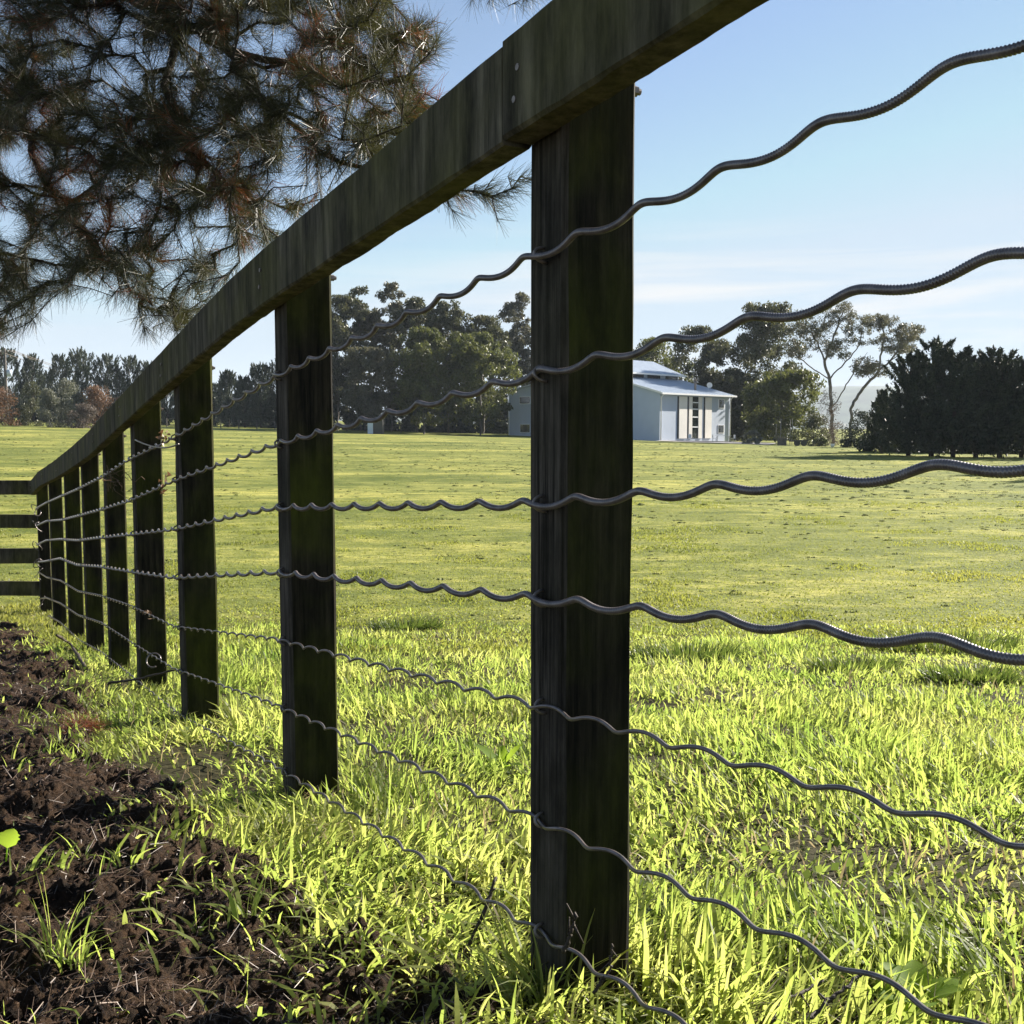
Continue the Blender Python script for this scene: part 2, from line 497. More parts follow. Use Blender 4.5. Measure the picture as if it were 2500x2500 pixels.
def field_mat():
    m, n, l, b = mat_new('paddock_turf')
    t = n.new('ShaderNodeTexCoord')

    def nzv(scale, detail, rough=0.6, stretch=None):
        x = n.new('ShaderNodeTexNoise'); x.inputs['Scale'].default_value = scale
        x.inputs['Detail'].default_value = detail; x.inputs['Roughness'].default_value = rough
        src = t.outputs['Object']
        if stretch:
            mm = n.new('ShaderNodeMapping'); mm.inputs['Scale'].default_value = stretch
            l.new(src, mm.inputs['Vector']); src = mm.outputs['Vector']
        l.new(src, x.inputs['Vector'])
        return x.outputs['Fac']
    big = nzv(0.16, 6, 0.65, (0.55, 1.5, 1))
    mid = nzv(1.4, 6, 0.75, (0.7, 1.3, 1))
    fine = nzv(14, 5, 0.7)
    r1 = n.new('ShaderNodeValToRGB')
    e_ = r1.color_ramp.elements
    e_[0].position, e_[0].color = 0.39, (0.088, 0.112, 0.024, 1)
    e_[1].position, e_[1].color = 0.62, (0.42, 0.385, 0.105, 1)
    k_ = e_.new(0.5); k_.color = (0.175, 0.19, 0.048, 1)
    mx = n.new('ShaderNodeMix'); mx.inputs['Factor'].default_value = 0.5
    l.new(big, mx.inputs['A']); l.new(mid, mx.inputs['B'])
    l.new(mx.outputs['Result'], r1.inputs['Fac'])
    r2 = n.new('ShaderNodeValToRGB')
    r2.color_ramp.elements[0].position, r2.color_ramp.elements[0].color = 0.34, (0.48, 0.54, 0.45, 1)
    r2.color_ramp.elements[1].position, r2.color_ramp.elements[1].color = 0.56, (1.05, 1.05, 1.0, 1)
    l.new(fine, r2.inputs['Fac'])
    mm = n.new('ShaderNodeMixRGB'); mm.blend_type = 'MULTIPLY'; mm.inputs['Fac'].default_value = 0.8
    l.new(r1.outputs['Color'], mm.inputs['Color1']); l.new(r2.outputs['Color'], mm.inputs['Color2'])
    sx = n.new('ShaderNodeSeparateXYZ'); l.new(t.outputs['Object'], sx.inputs['Vector'])
    ey = n.new('ShaderNodeMath'); ey.operation = 'MULTIPLY_ADD'; ey.inputs[1].default_value = 0.24      # y + 0.24 x
    l.new(sx.outputs['X'], ey.inputs[0]); l.new(sx.outputs['Y'], ey.inputs[2])
    ez = n.new('ShaderNodeMath'); ez.operation = 'MULTIPLY_ADD'; ez.inputs[1].default_value = 3.0
    l.new(mid, ez.inputs[0]); l.new(ey.outputs[0], ez.inputs[2])
    mr = n.new('ShaderNodeMapRange'); mr.inputs['From Min'].default_value = 9.2; mr.inputs['From Max'].default_value = 11.2
    l.new(ez.outputs[0], mr.inputs['Value'])
    th_ = n.new('ShaderNodeMixRGB'); th_.inputs['Color1'].default_value = (0.030, 0.027, 0.012, 1)
    l.new(mr.outputs[0], th_.inputs['Fac']); l.new(mm.outputs['Color'], th_.inputs['Color2'])
    l.new(th_.outputs['Color'], b.inputs['Base Color'])
    b.inputs['Roughness'].default_value = 0.9
    b.inputs['Specular IOR Level'].default_value = 0.1
    add = n.new('ShaderNodeMath'); add.operation = 'ADD'
    l.new(mid, add.inputs[0])
    f2 = n.new('ShaderNodeMath'); f2.operation = 'MULTIPLY'; f2.inputs[1].default_value = 0.3
    l.new(fine, f2.inputs[0]); l.new(f2.outputs[0], add.inputs[1])
    bp = n.new('ShaderNodeBump'); bp.inputs['Strength'].default_value = 0.5; bp.inputs['Distance'].default_value = 0.12
    l.new(add.outputs[0], bp.inputs['Height']); l.new(bp.outputs['Normal'], b.inputs['Normal'])
    return m


def soil_mat():
    m, n, l, b = mat_new('dark_soil')
    t = n.new('ShaderNodeTexCoord')
    x = n.new('ShaderNodeTexNoise'); x.inputs['Scale'].default_value = 34; x.inputs['Detail'].default_value = 9; x.inputs['Roughness'].default_value = 0.72
    l.new(t.outputs['Object'], x.inputs['Vector'])
    r = n.new('ShaderNodeValToRGB')
    r.color_ramp.elements[0].position, r.color_ramp.elements[0].color = 0.36, (0.0060, 0.0034, 0.0018, 1)
    r.color_ramp.elements[1].position, r.color_ramp.elements[1].color = 0.72, (0.066, 0.036, 0.017, 1)
    l.new(x.outputs['Fac'], r.inputs['Fac']); l.new(r.outputs['Color'], b.inputs['Base Color'])
    b.inputs['Roughness'].default_value = 0.7
    b.inputs['Specular IOR Level'].default_value = 0.12
    bp = n.new('ShaderNodeBump'); bp.inputs['Strength'].default_value = 1.0; bp.inputs['Distance'].default_value = 0.02
    l.new(x.outputs['Fac'], bp.inputs['Height']); l.new(bp.outputs['Normal'], b.inputs['Normal'])
    return m


M['hummock'] = simple('hummock_turf', (0.15, 0.16, 0.045), 0.9, 0, 0.5, 22, 0.5, 0.1)
M['field'] = field_mat()
M['soil'] = soil_mat()

# ------------------------------------------------------------------ fence line
ANG = math.radians(28.8)
FD = np.array([-math.sin(ANG), math.cos(ANG)])      # along the fence, away from the camera
FN = np.array([-math.cos(ANG), -math.sin(ANG)])     # out of the fence, towards the soil side
C1 = np.array([0.0708, 1.45])


def fpt(t, off, z):
    """Fence coordinates: t along it from the nearest post, off towards the soil, z against the camera."""
    t = np.asarray(t, float); off = np.asarray(off, float)
    z = np.asarray(z, float)
    X = C1[0] + FD[0] * t + FN[0] * off
    Y = C1[1] + FD[1] * t + FN[1] * off
    return np.stack(np.broadcast_arrays(X, Y, z + ZC), -1)


def fcoord(X, Y):
    dx, dy = X - C1[0], Y - C1[1]
    return dx * FD[0] + dy * FD[1], dx * FN[0] + dy * FN[1]


# ------------------------------------------------------------------ ground
def grid_sheet(us, Ys):
    U, Yg = np.meshgrid(us, Ys)
    Xg = U * (Yg + 2.0)
    V = np.stack([Xg, Yg, gz(Xg, Yg)], -1).reshape(-1, 3)
    a, b = len(us), len(Ys)
    i, j = np.meshgrid(np.arange(b - 1), np.arange(a - 1), indexing='ij')
    q = (i * a + j).ravel()
    return V, np.stack([q, q + 1, q + a + 1, q + a], -1)


Ysf = np.concatenate([np.linspace(-6, 0.4, 12), np.geomspace(0.5, 140, 520), np.geomspace(145, 5000, 40)])
V, Q = grid_sheet(np.linspace(-1.9, 1.9, 420), Ysf)
tag(mesh_obj('paddock', V, [Q], M['field'], smooth_shade=True), kind='structure')


def soil_mask(X, Y):
    """Positive where the dug soil shows, in metres from its edge."""
    t, off = fcoord(X, Y)
    edge = 0.17 + 0.17 * np.exp(-((t - 2.4) / 1.1) ** 2) + 0.06 * smooth(3, 6, t)
    edge = edge + 0.20 * fbm(X * 2.3, Y * 2.3, 3, 21) + 0.10 * fbm(X * 9, Y * 9, 3, 31)
    edge = edge + 0.9 * smooth(8.8, 10.6, Y)
    return off - edge


def soil_lumps(X, Y):
    return (0.085 * fbm(X * 2.6, Y * 2.6, 3, 41) + 0.055 * (0.5 - np.abs(fbm(X * 6, Y * 6, 4, 51))) - 0.02
            + 0.034 * fbm(X * 17, Y * 17, 4, 61, 0.6))


us = np.linspace(-0.95, 0.25, 760)
Yss = np.geomspace(0.8, 10.5, 900)
U, Yg = np.meshgrid(us, Yss)
Xg = U * (Yg + 0.6)
mk = soil_mask(Xg, Yg)
lump = soil_lumps(Xg, Yg) + 0.016 * fbm(Xg * 70, Yg * 70, 3, 71, 0.65)
hh = np.maximum(0.028 + lump, 0.006 + 0.25 * lump * (lump > -0.02))
zz = gz(Xg, Yg) + np.where(mk > 0, hh * smooth(0, 0.035, mk) - 0.003, 0) - 0.05 * smooth(0, 0.04, -mk)


def soil_top(X, Y):
    m_k = soil_mask(X, Y)
    l_ = soil_lumps(X, Y)
    return gz(X, Y) + np.where(m_k > 0, np.maximum(0.028 + l_, 0.006) * smooth(0, 0.035, m_k) - 0.003, 0)


a, b = len(us), len(Yss)
i, j = np.meshgrid(np.arange(b - 1), np.arange(a - 1), indexing='ij')
q = (i * a + j).ravel()
Qs = np.stack([q, q + 1, q + a + 1, q + a], -1)
keep = (mk.ravel()[Qs] > -0.06).any(1)
tag(mesh_obj('bare_soil', np.stack([Xg, Yg, zz], -1).reshape(-1, 3), [Qs[keep]], M['soil'], smooth_shade=True), kind='structure')

# far blue hill between the gum trees
hx = np.linspace(-700, 1900, 90); hy = np.linspace(0, 1, 24)
HX, HY = np.meshgrid(hx, hy)
ridge = 62 + 78 * np.exp(-((HX - 1000) / 330) ** 2) + 10 * fbm(HX * 0.006, HX * 0, 3, 81)
HZ = ZC - 4 + ridge * np.sin(HY * np.pi / 2) + 3 * fbm(HX * 0.03, HY * 9, 3, 83)
V = np.stack([HX, 2300 + HY * 700, HZ], -1).reshape(-1, 3)
i, j = np.meshgrid(np.arange(23), np.arange(89), indexing='ij')
q = (i * 90 + j).ravel()
tag(mesh_obj('hill', V, [np.stack([q, q + 1, q + 91, q + 90], -1)], M['hill'], smooth_shade=True), kind='structure')

# gravel apron beside the shed
gp = [px(1600, 1075, 114), px(1880, 1082, 101), px(1900, 1082, 125), px(1640, 1078, 134)]
V = np.array([[p[0], p[1], float(gz(p[0], p[1])) + 0.06] for p in gp])
tag(mesh_obj('gravel_path', V, [np.array([[0, 1, 2, 3]])], M['gravel']), kind='structure')

# ------------------------------------------------------------------ fence
fence = thing('post_and_wire_fence', 'dark weathered timber fence with one thick top rail and seven crimped wires crossing the photo', 'fence', (C1[0], C1[1], float(gz(*C1))))
PT = [0.0, 1.335, 2.725, 3.80, 4.823, 5.926, 7.063, 8.434, 9.88]
GR = [-0.838, -0.985, -1.151, -1.237, -1.405, -1.477, -1.565, -1.752, -1.90]
TOPt = [-1.9, -0.06, 0.08, 0.23, 0.51, 0.61, 1.33, 1.72, 2.14, 2.70, 5.06, 6.01, 7.23, 8.97, 9.74, 10.1]
TOPz = [0.66, 0.556, 0.549, 0.538, 0.518, 0.511, 0.461, 0.426, 0.376, 0.309, 0.012, -0.09, -0.207, -0.355, -0.450, -0.50]


def rail_top(t):
    t = np.asarray(t, float)
    acc = 0
    for dt in (-0.12, -0.06, 0, 0.06, 0.12):
        acc = acc + np.interp(t + dt, TOPt, TOPz)
    return acc / 5


RW = {  # wire heights at the posts, and where they leave the picture on the right
    'a': [(-1.9, 0.40), (-0.70, 0.306), (0.06, 0.251), (1.38, 0.145), (2.75, -0.018), (3.87, -0.127), (4.89, -0.251), (6.04, -0.371), (7.15, -0.477), (8.60, -0.616), (9.95, -0.76)],
    'b': [(-1.9, 0.24), (-0.70, 0.138), (0.06, 0.083), (1.40, -0.031), (2.78, -0.181), (3.89, -0.323), (4.95, -0.436), (6.12, -0.555), (7.28, -0.669), (8.67, -0.784), (9.95, -0.93)],
    'c': [(-1.9, 0.08), (-0.71, -0.026), (0.06, -0.105), (1.43, -0.198), (2.80, -0.368), (3.92, -0.486), (4.99, -0.598), (6.19, -0.726), (7.43, -0.831), (8.78, -0.966), (9.95, -1.12)],
    'd': [(-1.9, -0.07), (-0.72, -0.177), (0.06, -0.244), (1.45, -0.372), (2.84, -0.559), (3.94, -0.666), (5.03, -0.769), (6.27, -0.901), (7.49, -0.988), (8.95, -1.173), (9.95, -1.29)],
    'e': [(-1.9, -0.22), (-0.72, -0.332), (0.06, -0.405), (1.45, -0.554), (2.87, -0.759), (3.97, -0.840), (5.10, -0.949), (6.32, -1.089), (7.59, -1.176), (8.92, -1.316), (9.95, -1.39)],
    'f': [(-1.9, -0.39), (-0.69, -0.507), (0.06, -0.578), (1.49, -0.739), (2.91, -0.933), (4.00, -1.023), (5.12, -1.111), (6.37, -1.262), (7.69, -1.372), (9.05, -1.522), (9.95, -1.66)],
    'g': [(-1.9, -0.62), (-0.30, -0.713), (0.06, -0.749), (1.50, -0.911), (2.80, -1.093), (4.01, -1.193), (5.15, -1.291), (6.37, -1.437), (7.74, -1.538), (8.98, -1.672), (9.95, -1.78)],
}


def timber(rings, k):
    n = len(rings)
    V = np.concatenate(rings + [rings[0].mean(0, keepdims=True), rings[-1].mean(0, keepdims=True)])
    i, j = np.meshgrid(np.arange(n - 1), np.arange(k), indexing='ij')
    a_ = (i * k + j).ravel(); b_ = (i * k + (j + 1) % k).ravel()
    Q_ = np.stack([a_, b_, b_ + k, a_ + k], -1)
    T_ = np.array([(n * k, (x + 1) % k, x) for x in range(k)] + [(n * k + 1, (n - 1) * k + x, (n - 1) * k + (x + 1) % k) for x in range(k)])
    return V, [Q_, T_]


def section(w0, w1, h0, h1, ch):
    """Chamfered rectangle, as (across, up) pairs."""
    return np.array([(w0 + ch, h0), (w1 - ch, h0), (w1, h0 + ch), (w1, h1 - ch), (w1 - ch, h1), (w0 + ch, h1), (w0, h1 - ch), (w0, h0 + ch)])


def make_rail(t0, t1, seed, thick=0.05, dz=0.0):
    ts = np.arange(t0, t1 + 1e-6, (t1 - t0) / max(2, int((t1 - t0) / 0.02)))
    rings = []
    for k_, t in enumerate(ts):
        zt = float(rail_top(t)) + dz
        s = section(0.001, thick, zt - 0.139, zt, 0.0045)
        wob = np.array([fbm(t * 5 + 31 * c, seed * 7.7, 3, 90 + c) for c in range(8)]) * 0.0022
        w2 = np.array([fbm(t * 26 + 13 * c, seed * 3.1, 2, 190 + c) for c in range(8)]) * 0.0022
        low = np.array([1, 1, .6, .2, .2, .2, .2, .6])
        s = s + np.stack([wob * 0.6, wob + w2 * low], -1)
        s[:, 0] = np.maximum(s[:, 0], 0.0005)
        rings.append(fpt(np.full(8, t), s[:, 0], s[:, 1]))
    V_, F_ = timber(rings, 8)
    return mesh_obj('rail', V_, F_, M['rail'], fence)


make_rail(-1.9, 0.079, 1, 0.052, 0.004)
make_rail(0.086, 4.765, 2, 0.050)
make_rail(4.773, 9.99, 3, 0.046)


def nail_heads(parent, t0):
    for dt, dz in ((0.035, -0.05), (0.045, -0.09)):
        z = float(rail_top(t0 + dt)) + dz
        c = fpt(t0 + dt, 0.05, z)
        mb = MB()
        mb.tube([c, c + np.array([FN[0], FN[1], 0]) * 0.004], 0.005, 8)
        mb.build('nail', M['steel'], parent)


def make_post(k, t0):
    lean = [(0.000, 0.0), (0.005, 0.0), (-0.003, 0.0), (-0.006, 0.0)] + [(0.0, 0.0)] * 6
    lt = lean[k][0]
    zb = GR[k] - 0.25
    zt = float(rail_top(t0 + 0.05)) - 0.012
    wa, wb = (0.098, 0.126) if k < 4 else (0.085, 0.106)
    rings = []
    zs = np.linspace(zb, zt, 50 if k < 4 else 16)
    for z in zs:
        sct = section(0, wa, -wb, -0.001, 0.006 if k else 0.008)
        wob = np.array([fbm(z * 3 + 9 * c, k * 5.5, 3, 300 + c) for c in range(8)]) * 0.003
        wo2 = np.array([fbm(z * 3 + 9 * c, k * 5.5, 3, 330 + c) for c in range(8)]) * 0.003
        sh = lt * (z - GR[k])
        rings.append(fpt(t0 + sct[:, 0] + wob + sh, np.minimum(sct[:, 1] + wo2, -0.0008), np.full(8, z)))
    V_, F_ = timber(rings, 8)
    n_ = len(rings)
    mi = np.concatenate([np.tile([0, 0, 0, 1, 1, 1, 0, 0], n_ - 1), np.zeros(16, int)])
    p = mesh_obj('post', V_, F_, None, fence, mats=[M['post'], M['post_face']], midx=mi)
    # bolt end sticking out at the back, under the rail
    mb = MB()
    zbolt = zt - 0.045
    c = fpt(t0 + 0.02, -wb - 0.0005, zbolt)
    dn = -np.array([FN[0], FN[1], 0])
    mb.tube([c, c + dn * 0.010], 0.008, 6)
    mb.tube([c + dn * 0.010, c + dn * 0.016], 0.005, 8)
    mb.build('bolt', M['steel'], p)
    if k < 9: nail_heads(p, t0)
    return p


posts = [make_post(k, t) for k, t in enumerate(PT)]
WR = {'a': .0045, 'b': .0045, 'c': .0046, 'd': .0046, 'e': .0028, 'f': .0028, 'g': .0028}


def wire_centre(key, t):
    pts = RW[key]
    return np.interp(t, [p[0] for p in pts], [p[1] for p in pts])


def wire_path(key, t, ph):
    r = 0.0055 if WR[key] > .0035 else 0.0048
    hand = 1 if WR[key] > .0035 else -1
    # pressed flatter where it is stapled
    th = 2 * np.pi * t / (0.145 if WR[key] > .0035 else 0.112) + ph
    off = WR[key] + r + 0.002
    return fpt(t, off + hand * r * np.cos(th), wire_centre(key, t) + r * np.sin(th))


for w_i, key in enumerate('abcdefg'):
    ph = [3.7, 5.9, 3.94, 4.35, 0.5, 2.9, 4.0][w_i]
    thick = WR[key] > .0035
    mbw = MB()
    tn = np.arange(-1.0, 1.25, 0.00072 if thick else 0.004)
    P = wire_path(key, tn, ph)
    s = np.concatenate([[0], np.cumsum(np.linalg.norm(np.diff(P, axis=0), axis=1))])
    V_, Q_ = tube_arrays(P, np.full(len(P), WR[key]), 14 if thick else 8, (2, 0.0034, 0.10) if thick else None, s)
    mbw.add(V_, Q_)
    tf = np.arange(1.25 - 0.002, 9.9 if key != 'g' else 8.9, 0.007)
    P = wire_path(key, tf, ph)
    V_, Q_ = tube_arrays(P, np.full(len(P), WR[key]), 7)
    mbw.add(V_, Q_)
    tb = np.arange(-1.9, -0.998, 0.008)
    P = wire_path(key, tb, ph)
    V_, Q_ = tube_arrays(P, np.full(len(P), WR[key]), 7)
    mbw.add(V_, Q_)
    if key != 'g':     # knotted end on the last post
        a0 = wire_path(key, np.array([9.9]), ph)[0]
        tt = np.linspace(0, 1, 22)
        mbw.tube(a0 + np.stack([0.05 * tt - 0.03 * np.sin(9 * tt), -0.02 - 0.03 * np.cos(8 * tt), 0.05 * np.sin(7 * tt + w_i) - 0.02 * tt], -1), WR[key] * 0.9, 6)
    o = mbw.build('wire', M['wire'], fence, True)
    # staples over the wire on every post
    for k, t0 in enumerate(PT[:-1]):
        tt = t0 + 0.048
        c = fpt(tt, 0, float(wire_centre(key, tt)))
        up = np.array([0, 0, 1.0]); n3 = np.array([FN[0], FN[1], 0]); d3 = np.array([FD[0], FD[1], 0])
        aa = np.linspace(0, np.pi, 9)
        hw = WR[key] + 0.0065
        out = 2 * WR[key] + 0.0095
        arc = c[None] + np.cos(aa)[:, None] * (up * hw + d3 * 0.004) + np.sin(aa)[:, None] * n3 * out
        st = MB(); st.tube(arc, 0.0027, 6)
        st.build('staple', M['steel'], posts[k], True)

# corner fence: four boards running left from the last post
P9 = fpt(9.93 + 0.10, -0.06, -1.9)
side = thing('board_fence', 'dark four board timber fence meeting the corner post at the left edge', 'fence', (P9[0] - 2.6, P9[1], float(gz(P9[0] - 2.6, P9[1]))))
for zt, zb in ((-0.48, -0.622), (-0.822, -0.957), (-1.163, -1.315), (-1.494, -1.64)):
    rings = []
    for X in np.linspace(P9[0] - 0.02, P9[0] - 6.2, 40):
        s = section(-0.02, 0.02, zb, zt, 0.004)
        s = s + 0.003 * fbm(X * 3 + zt * 40, 0 * X, 2, 400)
        rings.append(np.stack([np.full(8, X), P9[1] - 0.03 + s[:, 0], ZC + s[:, 1]], -1))
    V_, F_ = timber(rings, 8)
    mesh_obj('board', V_, F_, M['rail'], side)
for X in (P9[0] - 2.6, P9[0] - 5.2):
    mb = MB(); g = float(gz(X, P9[1]))
    mb.box((X, P9[1] + 0.0, g - 0.2), (0.1, 0, 0), (0, 0.12, 0), (0, 0, ZC - 0.46 - g + 0.2))
    mb.build('post', M['post'], side)

# ------------------------------------------------------------------ long grass by the fence
def scatter(n, umin, umax, y0, y1, pw=1.0):
    """Random ground points, denser near the camera."""
    Y = (y0 ** (2 - pw) + RNG.random(n) * (y1 ** (2 - pw) - y0 ** (2 - pw))) ** (1 / (2 - pw))
    X = RNG.uniform(umin, umax, n) * (Y + 0.35)
    return X, Y


def grass_edge(X, Y):
    """How much long grass there is: falls off at the paddock's mown edge."""
    e_ = 9.4 - 0.24 * X + 0.9 * fbm(X * 0.6, Y * 0.6, 3, 501)
    return 1 - smooth(-3.6, 1.2, Y - e_)


n0 = 420000
X, Y = scatter(n0, -0.85, 0.85, 0.75, 12.0, 0.9)
t_, off_ = fcoord(X, Y)
dens = grass_edge(X, Y)
dens *= 0.30 + 0.9 * smooth(-0.30, 0.30, fbm(X * 2.0, Y * 2.0, 3, 511) + 0.12)
msk = soil_mask(X, Y)
dens *= np.where(msk > 0, 0.010 + 0.75 * np.exp(-msk / 0.10) + 0.25 * (fbm(X * 4.5, Y * 4.5, 2, 591) > 0.62), 1.0)
inpost = np.zeros(n0, bool)
for t0 in PT:
    inpost |= (t_ > t0 - 0.01) & (t_ < t0 + 0.11) & (off_ < 0.005) & (off_ > -0.135)
bare = fbm(X * 1.1 + 5, Y * 1.1, 2, 521) > 0.60
ok = (RNG.random(n0) < dens) & ~inpost & ~(bare & (RNG.random(n0) < 0.75)) & ((X ** 2 + Y ** 2) > 0.7)
X, Y = X[ok], Y[ok]
n = len(X)
hgt = (0.024 + 0.070 * RNG.random(n) ** 1.6) * (0.55 + 0.95 * smooth(-0.4, 0.45, fbm(X * 1.9, Y * 1.9, 3, 531))) * (0.35 + 0.65 * grass_edge(X, Y))
nearf = off_[ok] > -0.12
hgt = np.where(nearf, hgt * 0.72, hgt)
wd = (0.004 + 0.0075 * RNG.random(n) ** 1.3) * np.clip(0.85 + Y * 0.05, 0.9, 1.35)
base = np.stack([X, Y, np.maximum(gz(X, Y), soil_top(X, Y)) - 0.006], -1)
V, Fc = blades(base, hgt, wd, RNG.uniform(0, 2 * np.pi, n), np.clip(RNG.normal(np.where(nearf, 0.8, 0.62), 0.36, n), 0.02, 1.35), 6.0 * fbm(X * 1.2, Y * 1.2, 2, 571) + RNG.normal(0, 1.1, n))
tag(mesh_obj('long_grass', V, Fc, M['grass']), 'bright backlit long green grass growing along both sides of the timber fence', 'grass', kind='stuff')

# dead stalks and clover through the long grass
X, Y = scatter(15000, -0.85, 0.85, 0.9, 11.0, 1.0)
ok = (RNG.random(len(X)) < grass_edge(X, Y)) & (soil_mask(X, Y) < 0.05)
X, Y = X[ok], Y[ok]; n = len(X)
V, Fc = blades(np.stack([X, Y, gz(X, Y) - 0.004], -1), 0.03 + 0.07 * RNG.random(n), 0.0025 + 0.003 * RNG.random(n), RNG.uniform(0, 6.283, n), RNG.uniform(0.2, 1.4, n), RNG.uniform(0, 6.283, n))
tag(mesh_obj('dead_grass', V, Fc, M['straw_grass']), 'pale dead stalks mixed through the long grass', 'dead grass', kind='stuff')
X, Y = scatter(10000, -0.85, 0.85, 0.9, 8.0, 1.0)
ok = (fbm(X * 1.7, Y * 1.7, 3, 581) > 0.05) & (soil_mask(X, Y) < 0.02)
X, Y = X[ok], Y[ok]; n = len(X)
V, Fc = leaves(np.stack([X, Y, gz(X, Y) + 0.012 + 0.03 * RNG.random(n)], -1), RNG.uniform(0.012, 0.026, n), 0.8, (0, 0, 0.1), 1.0)
tag(mesh_obj('clover', V, Fc, M['clover']), 'small clover leaves low in the long grass', 'clover', kind='stuff')

# short turf in the paddock
X, Y = scatter(230000, -0.72, 0.72, 8.0, 75.0, 1.35)
X2, Y2 = scatter(260000, -0.66, 0.66, 6.5, 26.0, 1.15)
X, Y = np.concatenate([X, X2]), np.concatenate([Y, Y2]); n0 = len(X)
cl = fbm(X * 1.1, Y * 1.1, 4, 541)
keepm = RNG.random(n0) < 0.5 + 0.5 * smooth(-0.1, 0.35, cl)
keepm &= soil_mask(X, Y) < 0
X, Y = X[keepm], Y[keepm]; cl = cl[keepm]; n = len(X)
hg = (0.014 + 0.026 * RNG.random(n)) * (0.7 + 0.9 * smooth(0.1, 0.5, cl)) * (0.8 + 0.9 * np.exp(-np.maximum(Y - 7, 0) / 4.0))
V, Fc = blades(np.stack([X, Y, gz(X, Y) - 0.004], -1), hg, 0.007 + 0.010 * RNG.random(n) + 0.0002 * Y, RNG.uniform(0, 6.283, n), np.clip(RNG.normal(0.6, 0.3, n), 0.05, 1.2), RNG.uniform(0, 6.283, n), levels=2)
tag(mesh_obj('paddock_turf', V, Fc, M['turf']), 'short grazed yellow green turf covering the open paddock', 'turf', kind='stuff')

# low clumps dotted over the paddock
nc = 6000
X, Y = scatter(nc, -0.7, 0.7, 9.5, 80.0, 1.2)
pat = fbm(X * 0.16, Y * 0.16, 3, 551)
s_ = RNG.random(nc) < 0.15 + 0.85 * smooth(-0.1, 0.35, pat)
X, Y = X[s_], Y[s_]; nc = len(X)
rad = 0.02 + 0.075 * RNG.random(nc) ** 3
k_ = 24
ang = RNG.uniform(0, 6.283, (nc, k_)); rr = np.sqrt(RNG.random((nc, k_))) * rad[:, None]
BX = (X[:, None] + 2.2 * rr * np.cos(ang)).ravel(); BY = (Y[:, None] + 0.8 * rr * np.sin(ang)).ravel()
hb = ((0.022 + 0.35 * rad)[:, None] * RNG.uniform(0.5, 1.1, (nc, k_))).ravel()
n = len(BX)
V, Fc = blades(np.stack([BX, BY, gz(BX, BY) - 0.004], -1), hb, 0.010 + 0.010 * RNG.random(n), RNG.uniform(0, 6.283, n), RNG.uniform(0.1, 0.9, n), RNG.uniform(0, 6.283, n), levels=2)
tag(mesh_obj('turf_clumps', V, Fc, M['tuft']), 'small grass clumps with shade coloured in, scattered all over the open paddock', 'grass clumps', kind='stuff')

nh = 7500
X, Y = scatter(nh, -0.7, 0.7, 9.5, 95.0, 1.25)
pat = fbm(X * 0.14 + 3, Y * 0.10, 3, 561)
s_ = RNG.random(nh) < 0.25 + 0.75 * smooth(-0.2, 0.3, pat)
X, Y = X[s_], Y[s_]; nh = len(X)
hr = (0.025 + 0.07 * RNG.random(nh) ** 3) * (0.8 + 0.006 * Y) * (0.4 + 0.6 * smooth(11, 28, Y)); hz = hr * RNG.uniform(0.25, 0.55, nh)
an = np.linspace(0, 6.283, 8, endpoint=False)
HV = []
for fr, fz in ((1.05, -0.15), (0.8, 0.5), (0.45, 0.9)):
    jr = fr * RNG.uniform(0.75, 1.25, (nh, 8))
    HV.append(np.stack([X[:, None] + 1.25 * hr[:, None] * jr * np.cos(an), Y[:, None] + hr[:, None] * jr * np.sin(an), (gz(X, Y) + hz * fz)[:, None] + hz[:, None] * RNG.uniform(-.15, .15, (nh, 8))], -1))
HV.append(np.stack([X, Y, gz(X, Y) + hz], -1)[:, None])
HV = np.concatenate(HV, 1)
b_ = (np.arange(nh) * 25)[:, None, None]
hq = np.array([(r * 8 + k, r * 8 + (k + 1) % 8, r * 8 + 8 + (k + 1) % 8, r * 8 + 8 + k) for r in range(2) for k in range(8)])
ht = np.array([(16 + k, 16 + (k + 1) % 8, 24) for k in range(8)])
tag(mesh_obj('turf_hummocks', HV.reshape(-1, 3), [(b_ + hq).reshape(-1, 4), (b_ + ht).reshape(-1, 3)], M['hummock']), 'small rough turf hummocks all over the open paddock', 'hummocks', kind='stuff')

TUSS = [((990, 1540), 0.30, 0.13, 'dark green grass tussock at the paddock edge just left of the nearest fence post'),
        ((1680, 1612), 0.36, 0.14, 'dark green grass tussock just right of the nearest fence post'),
        ((2300, 1590), 0.50, 0.17, 'widest dark green grass tussock, under the fourth wire at the right edge'),
        ((2085, 1642), 0.26, 0.11, 'small dark grass tussock in the bright grass below the widest tussock'),
        ((2370, 1668), 0.24, 0.11, 'small dark grass tussock nearest the right edge of the photo')]
for (tx, ty), rw, hgt_, lab in TUSS:
    c = gpx(tx, ty)
    n = 700
    an = RNG.uniform(0, 6.283, n); rr = np.sqrt(RNG.random(n)) * rw
    BX, BY = c[0] + rr * np.cos(an), c[1] + 0.55 * rr * np.sin(an)
    V, Fc = blades(np.stack([BX, BY, gz(BX, BY) - 0.005], -1), hgt_ * RNG.uniform(0.5, 1.15, n), RNG.uniform(0.005, 0.010, n), RNG.uniform(0, 6.283, n), RNG.uniform(0.1, 0.9, n), an)
    tag(mesh_obj('grass_tussock', V, Fc, M['tussock']), lab, 'tussock', 'dark tussocks along the paddock edge')

